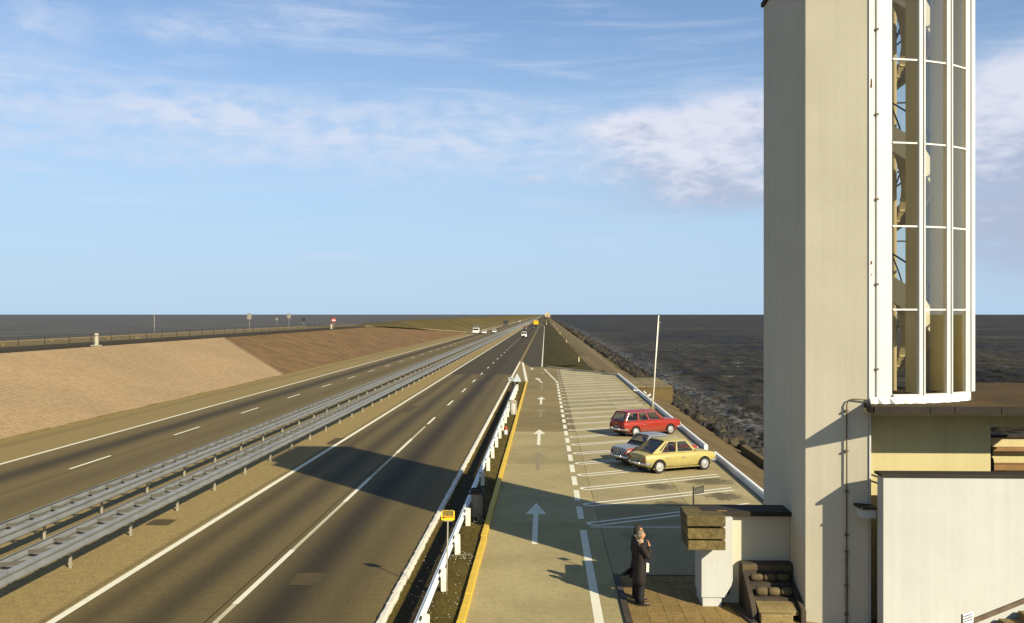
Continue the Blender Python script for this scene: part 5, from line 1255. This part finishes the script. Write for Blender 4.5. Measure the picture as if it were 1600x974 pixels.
# ================================================================ PEOPLE
m_skin = M('skin', (.45, .23, .11), (.38, .18, .085), rough=.6, obj=True); m_coat = M('coat_black', (.014, .010, .008), (.02, .015, .011), scale=4, rough=.85, obj=True, bmp=.3, bscale=14, bdist=.01)
m_trou = M('trousers_black', (.014, .012, .012), rough=.85, obj=True); m_shoe = M('shoe_black', (.015, .012, .01), rough=.35, obj=True); m_hairg = M('hair_grey', (.22, .17, .11), (.12, .09, .06), scale=30, rough=.8, obj=True); m_hairk = M('hair_black', (.015, .012, .01), (.03, .022, .015), scale=30, rough=.7, obj=True)
m_shirt = M('collar_white', (.4, .37, .28), rough=.8, obj=True); m_paper = M('paper_pale', (.74, .68, .5), rough=.7, obj=True); m_eye = M('eye_dark', (.02, .015, .01), rough=.2)
def person(label, loc, rz, hair, hairlen, S=1., pose='chin'):
    t = thing('person', label, 'person', loc, R(rz)); t.scale = (S, S, S)
    V = []; E = []; RR = []
    def v(p, r): V.append(p); RR.append(r if isinstance(r, tuple) else (r, r)); return len(V) - 1
    def chain(s, pts):
        for p, r in pts: k = v(p, r); E.append((s, k)); s = k
        return s
    pel = v((0, 0, .93), (.12, .14)); ch = chain(pel, [((.0, 0, 1.10), (.11, .13)), ((.01, 0, 1.28), (.12, .16)), ((.0, 0, 1.42), (.09, .13))])
    hd = chain(ch, [((.015, 0, 1.51), .052), ((.03, 0, 1.57), .058), ((.035, 0, 1.66), (.082, .076)), ((.03, 0, 1.73), (.068, .062))])
    nose = chain(len(V) - 2, [((.115, 0, 1.645), .028), ((.14, 0, 1.632), .012)])
    for s in (-1, 1):
        chain(len(V) - 4 if False else hd - 1, [((.02, s * .082, 1.65), .016), ((.01, s * .092, 1.655), .012)])
    arms = {'chin': {1: [((.0, .17, 1.40), .06), ((.08, .24, 1.16), .045), ((.17, .02, 1.23), .036), ((.185, -.03, 1.235), .03)], -1: [((.0, -.17, 1.40), .06), ((.13, -.24, 1.17), .046), ((.20, -.10, 1.38), .036), ((.195, -.06, 1.44), .032)]},
            'down': {1: [((.0, .17, 1.40), .06), ((-.02, .24, 1.14), .045), ((.05, .25, .9), .036), ((.06, .25, .84), .032)], -1: [((.0, -.17, 1.40), .06), ((-.02, -.24, 1.14), .045), ((.05, -.25, .9), .036), ((.06, -.25, .84), .032)]}}[pose]
    for s in (1, -1):
        k = chain(ch, arms[s]); b = Vector(V[k]); d = (b - Vector(V[k - 1])).normalized(); sd = Vector((0, 1, 0)) if abs(d.y) < .8 else Vector((1, 0, 0))
        sd = (sd - d * sd.dot(d)).normalized(); nn = d.cross(sd)
        for f in range(4):
            o = sd * (.027 - .018 * f); ln = (.062, .072, .068, .052)[f]
            chain(k, [(tuple(b + o + d * .045), .011), (tuple(b + o + d * (.045 + ln * .5) + nn * .012), .009), (tuple(b + o + d * (.045 + ln * .85) + nn * .032), .007)])
        chain(k, [(tuple(b + sd * .036 + d * .012 + nn * .012), .011), (tuple(b + sd * .05 + d * .045 + nn * .022), .009)])
        h = chain(pel, [((0, s * .09, .86), (.085, .08)), ((.01, s * .095, .50), .052), ((-.02, s * .1, .12), .038), ((.0, s * .1, .06), .04), ((.12, s * .115, .035), .032), ((.19, s * .12, .03), .02)])
    me = bpy.data.meshes.new('body'); me.from_pydata(V, E, []); o = link('body', me)
    md = o.modifiers.new('s', 'SKIN'); sk_ = me.skin_vertices[0].data if me.skin_vertices else None
    if sk_ is None:
        bm = bmesh.new(); bm.from_mesh(me); bm.verts.layers.skin.verify(); bm.to_mesh(me); bm.free(); sk_ = me.skin_vertices[0].data
    for i, r in enumerate(RR): sk_[i].radius = r
    sk_[0].use_root = True
    sb = o.modifiers.new('u', 'SUBSURF'); sb.levels = sb.render_levels = 2
    dg = bpy.context.evaluated_depsgraph_get(); dg.update(); m2 = bpy.data.meshes.new_from_object(o.evaluated_get(dg)); o.modifiers.clear(); o.data = m2; m2.materials.clear(); m2.materials.append(m_skin); o.parent = t
    m2.polygons.foreach_set('use_smooth', [True] * len(m2.polygons))
    def ell(z, rx, ry, cx=0., n=18, flare=0.): return [(cx + rx * math.cos(2 * math.pi * q / n) * (1 + flare * math.sin(3 * 2 * math.pi * q / n)), ry * math.sin(2 * math.pi * q / n) * (1 + flare * math.cos(4 * 2 * math.pi * q / n)), z) for q in range(n)]
    co = MB().loft([ell(.50, .165, .21, -.02, flare=.09), ell(.60, .155, .205, -.015, flare=.07), ell(.80, .14, .195, -.01, flare=.045), ell(1.0, .125, .18, flare=.02), ell(1.15, .122, .175, .005, flare=.02), ell(1.30, .130, .19, .01), ell(1.40, .12, .195, .005), ell(1.455, .10, .16), ell(1.49, .07, .085, .005), ell(1.53, .066, .07, .0)]).build('coat', m_coat, t, smooth=True)
    for s in (1, -1):
        a = arms[s]; MB().tube([Vector((0, s * .13, 1.41)), Vector(a[0][0]) + Vector((0, 0, .012)), Vector(a[0][0]).lerp(Vector(a[1][0]), .5), Vector(a[1][0]), Vector(a[1][0]).lerp(Vector(a[2][0]), .5), Vector(a[2][0])], [.07, .088, .075, .068, .06, .055], 12).build('sleeve', m_coat, co, smooth=True)
        MB().loft([[(.006 + .082 * math.cos(q), s * .088 + .082 * math.sin(q), .84) for q in [6.283 * k / 12 for k in range(12)]], [(.01 + .085 * math.cos(q), s * .092 + .078 * math.sin(q), .5) for q in [6.283 * k / 12 for k in range(12)]], [(-.01 + .085 * math.cos(q), s * .1 + .07 * math.sin(q), .2) for q in [6.283 * k / 12 for k in range(12)]], [(-.005 + .092 * math.cos(q), s * .1 + .07 * math.sin(q), .065) for q in [6.283 * k / 12 for k in range(12)]]]).build('trouser_leg', m_trou, t, smooth=True)
        MB().loft([[(-.085, s * .1 - .03, .0), (-.085, s * .1 + .03, .0), (-.08, s * .1 + .025, .06), (-.08, s * .1 - .025, .06)], [(-.02, s * .1 - .045, 0), (-.02, s * .1 + .045, 0), (-.01, s * .1 + .038, .09), (-.01, s * .1 - .038, .09)], [(.1, s * .112 - .05, 0), (.1, s * .112 + .05, 0), (.1, s * .112 + .04, .065), (.1, s * .112 - .04, .065)], [(.21, s * .12 - .032, 0), (.21, s * .12 + .032, 0), (.2, s * .12 + .025, .04), (.2, s * .12 - .025, .04)]]).build('shoe', m_shoe, t, bevel=.012)
    MB().lathe([(.074, 1.485), (.078, 1.50), (.071, 1.535), (.066, 1.535)], 14, c=(.005, 0, 0)).build('collar', m_shirt, t, smooth=True)
    hb = MB(); rg = []
    for q in range(7):
        a = q / 6; z = lerp(1.60 - hairlen, 1.775, a ** .8); rr = math.sqrt(max(.0004, 1 - ((max(z, 1.67) - 1.67) / .108) ** 2)); sh = -.022 + .012 * a
        rg.append([(.03 + sh + (.093 + hairlen * .12) * rr * math.cos(b) * (.62 if math.cos(b) > 0 and z < 1.71 else 1), (.086 + hairlen * .12) * rr * math.sin(b) * (1 + .04 * math.sin(5 * b + q)), z + .006 * math.sin(4 * b)) for b in [6.283 * k / 16 for k in range(16)]])
    hb.loft(rg).build('hair', hair, t, smooth=True)
    for s in (-1, 1): MB().lathe([(.001, -.008), (.009, 0), (.001, .008)], 8, 'x', (.104, s * .03, 1.665)).build('eye', m_eye, t)
    MB().box(.098, .112, -.022, .022, 1.598, 1.604).build('mouth', M('lip', (.3, .1, .06)) if 'lip' not in bpy.data.materials else bpy.data.materials['lip'], t)
    return t, co
q = g(1000, 946)
pt, co = person('grey haired man in a long black coat standing with one hand raised to his chin', (q.x, q.y, .014), 12, m_hairg, 0., .985)
MB().prism([(.11, -.15, .80), (.17, -.15, .80), (.175, -.15, 1.0), (.115, -.15, 1.02)], (0, .02, 0)).build('paper_bag', m_paper, pt)
pt2, co2 = person('dark haired person in black standing mostly hidden behind the grey haired man', (q.x - .02, q.y + .45, .014), 14, m_hairk, .04, 1.0, 'down')
MB().prism([(-.16, -.1, .80), (-.42, -.12, .60), (-.40, .05, .58), (-.16, .12, .56)], (.02, .03, .02)).build('coat_flap', m_coat, co2)
pt3, co3 = person('person in dark clothes half hidden behind the wall edge of the terrace opening', (pX(1549, 22.6) - .02, 22.7, 2.0), 150, m_hairk, .08, 1.0, 'down')
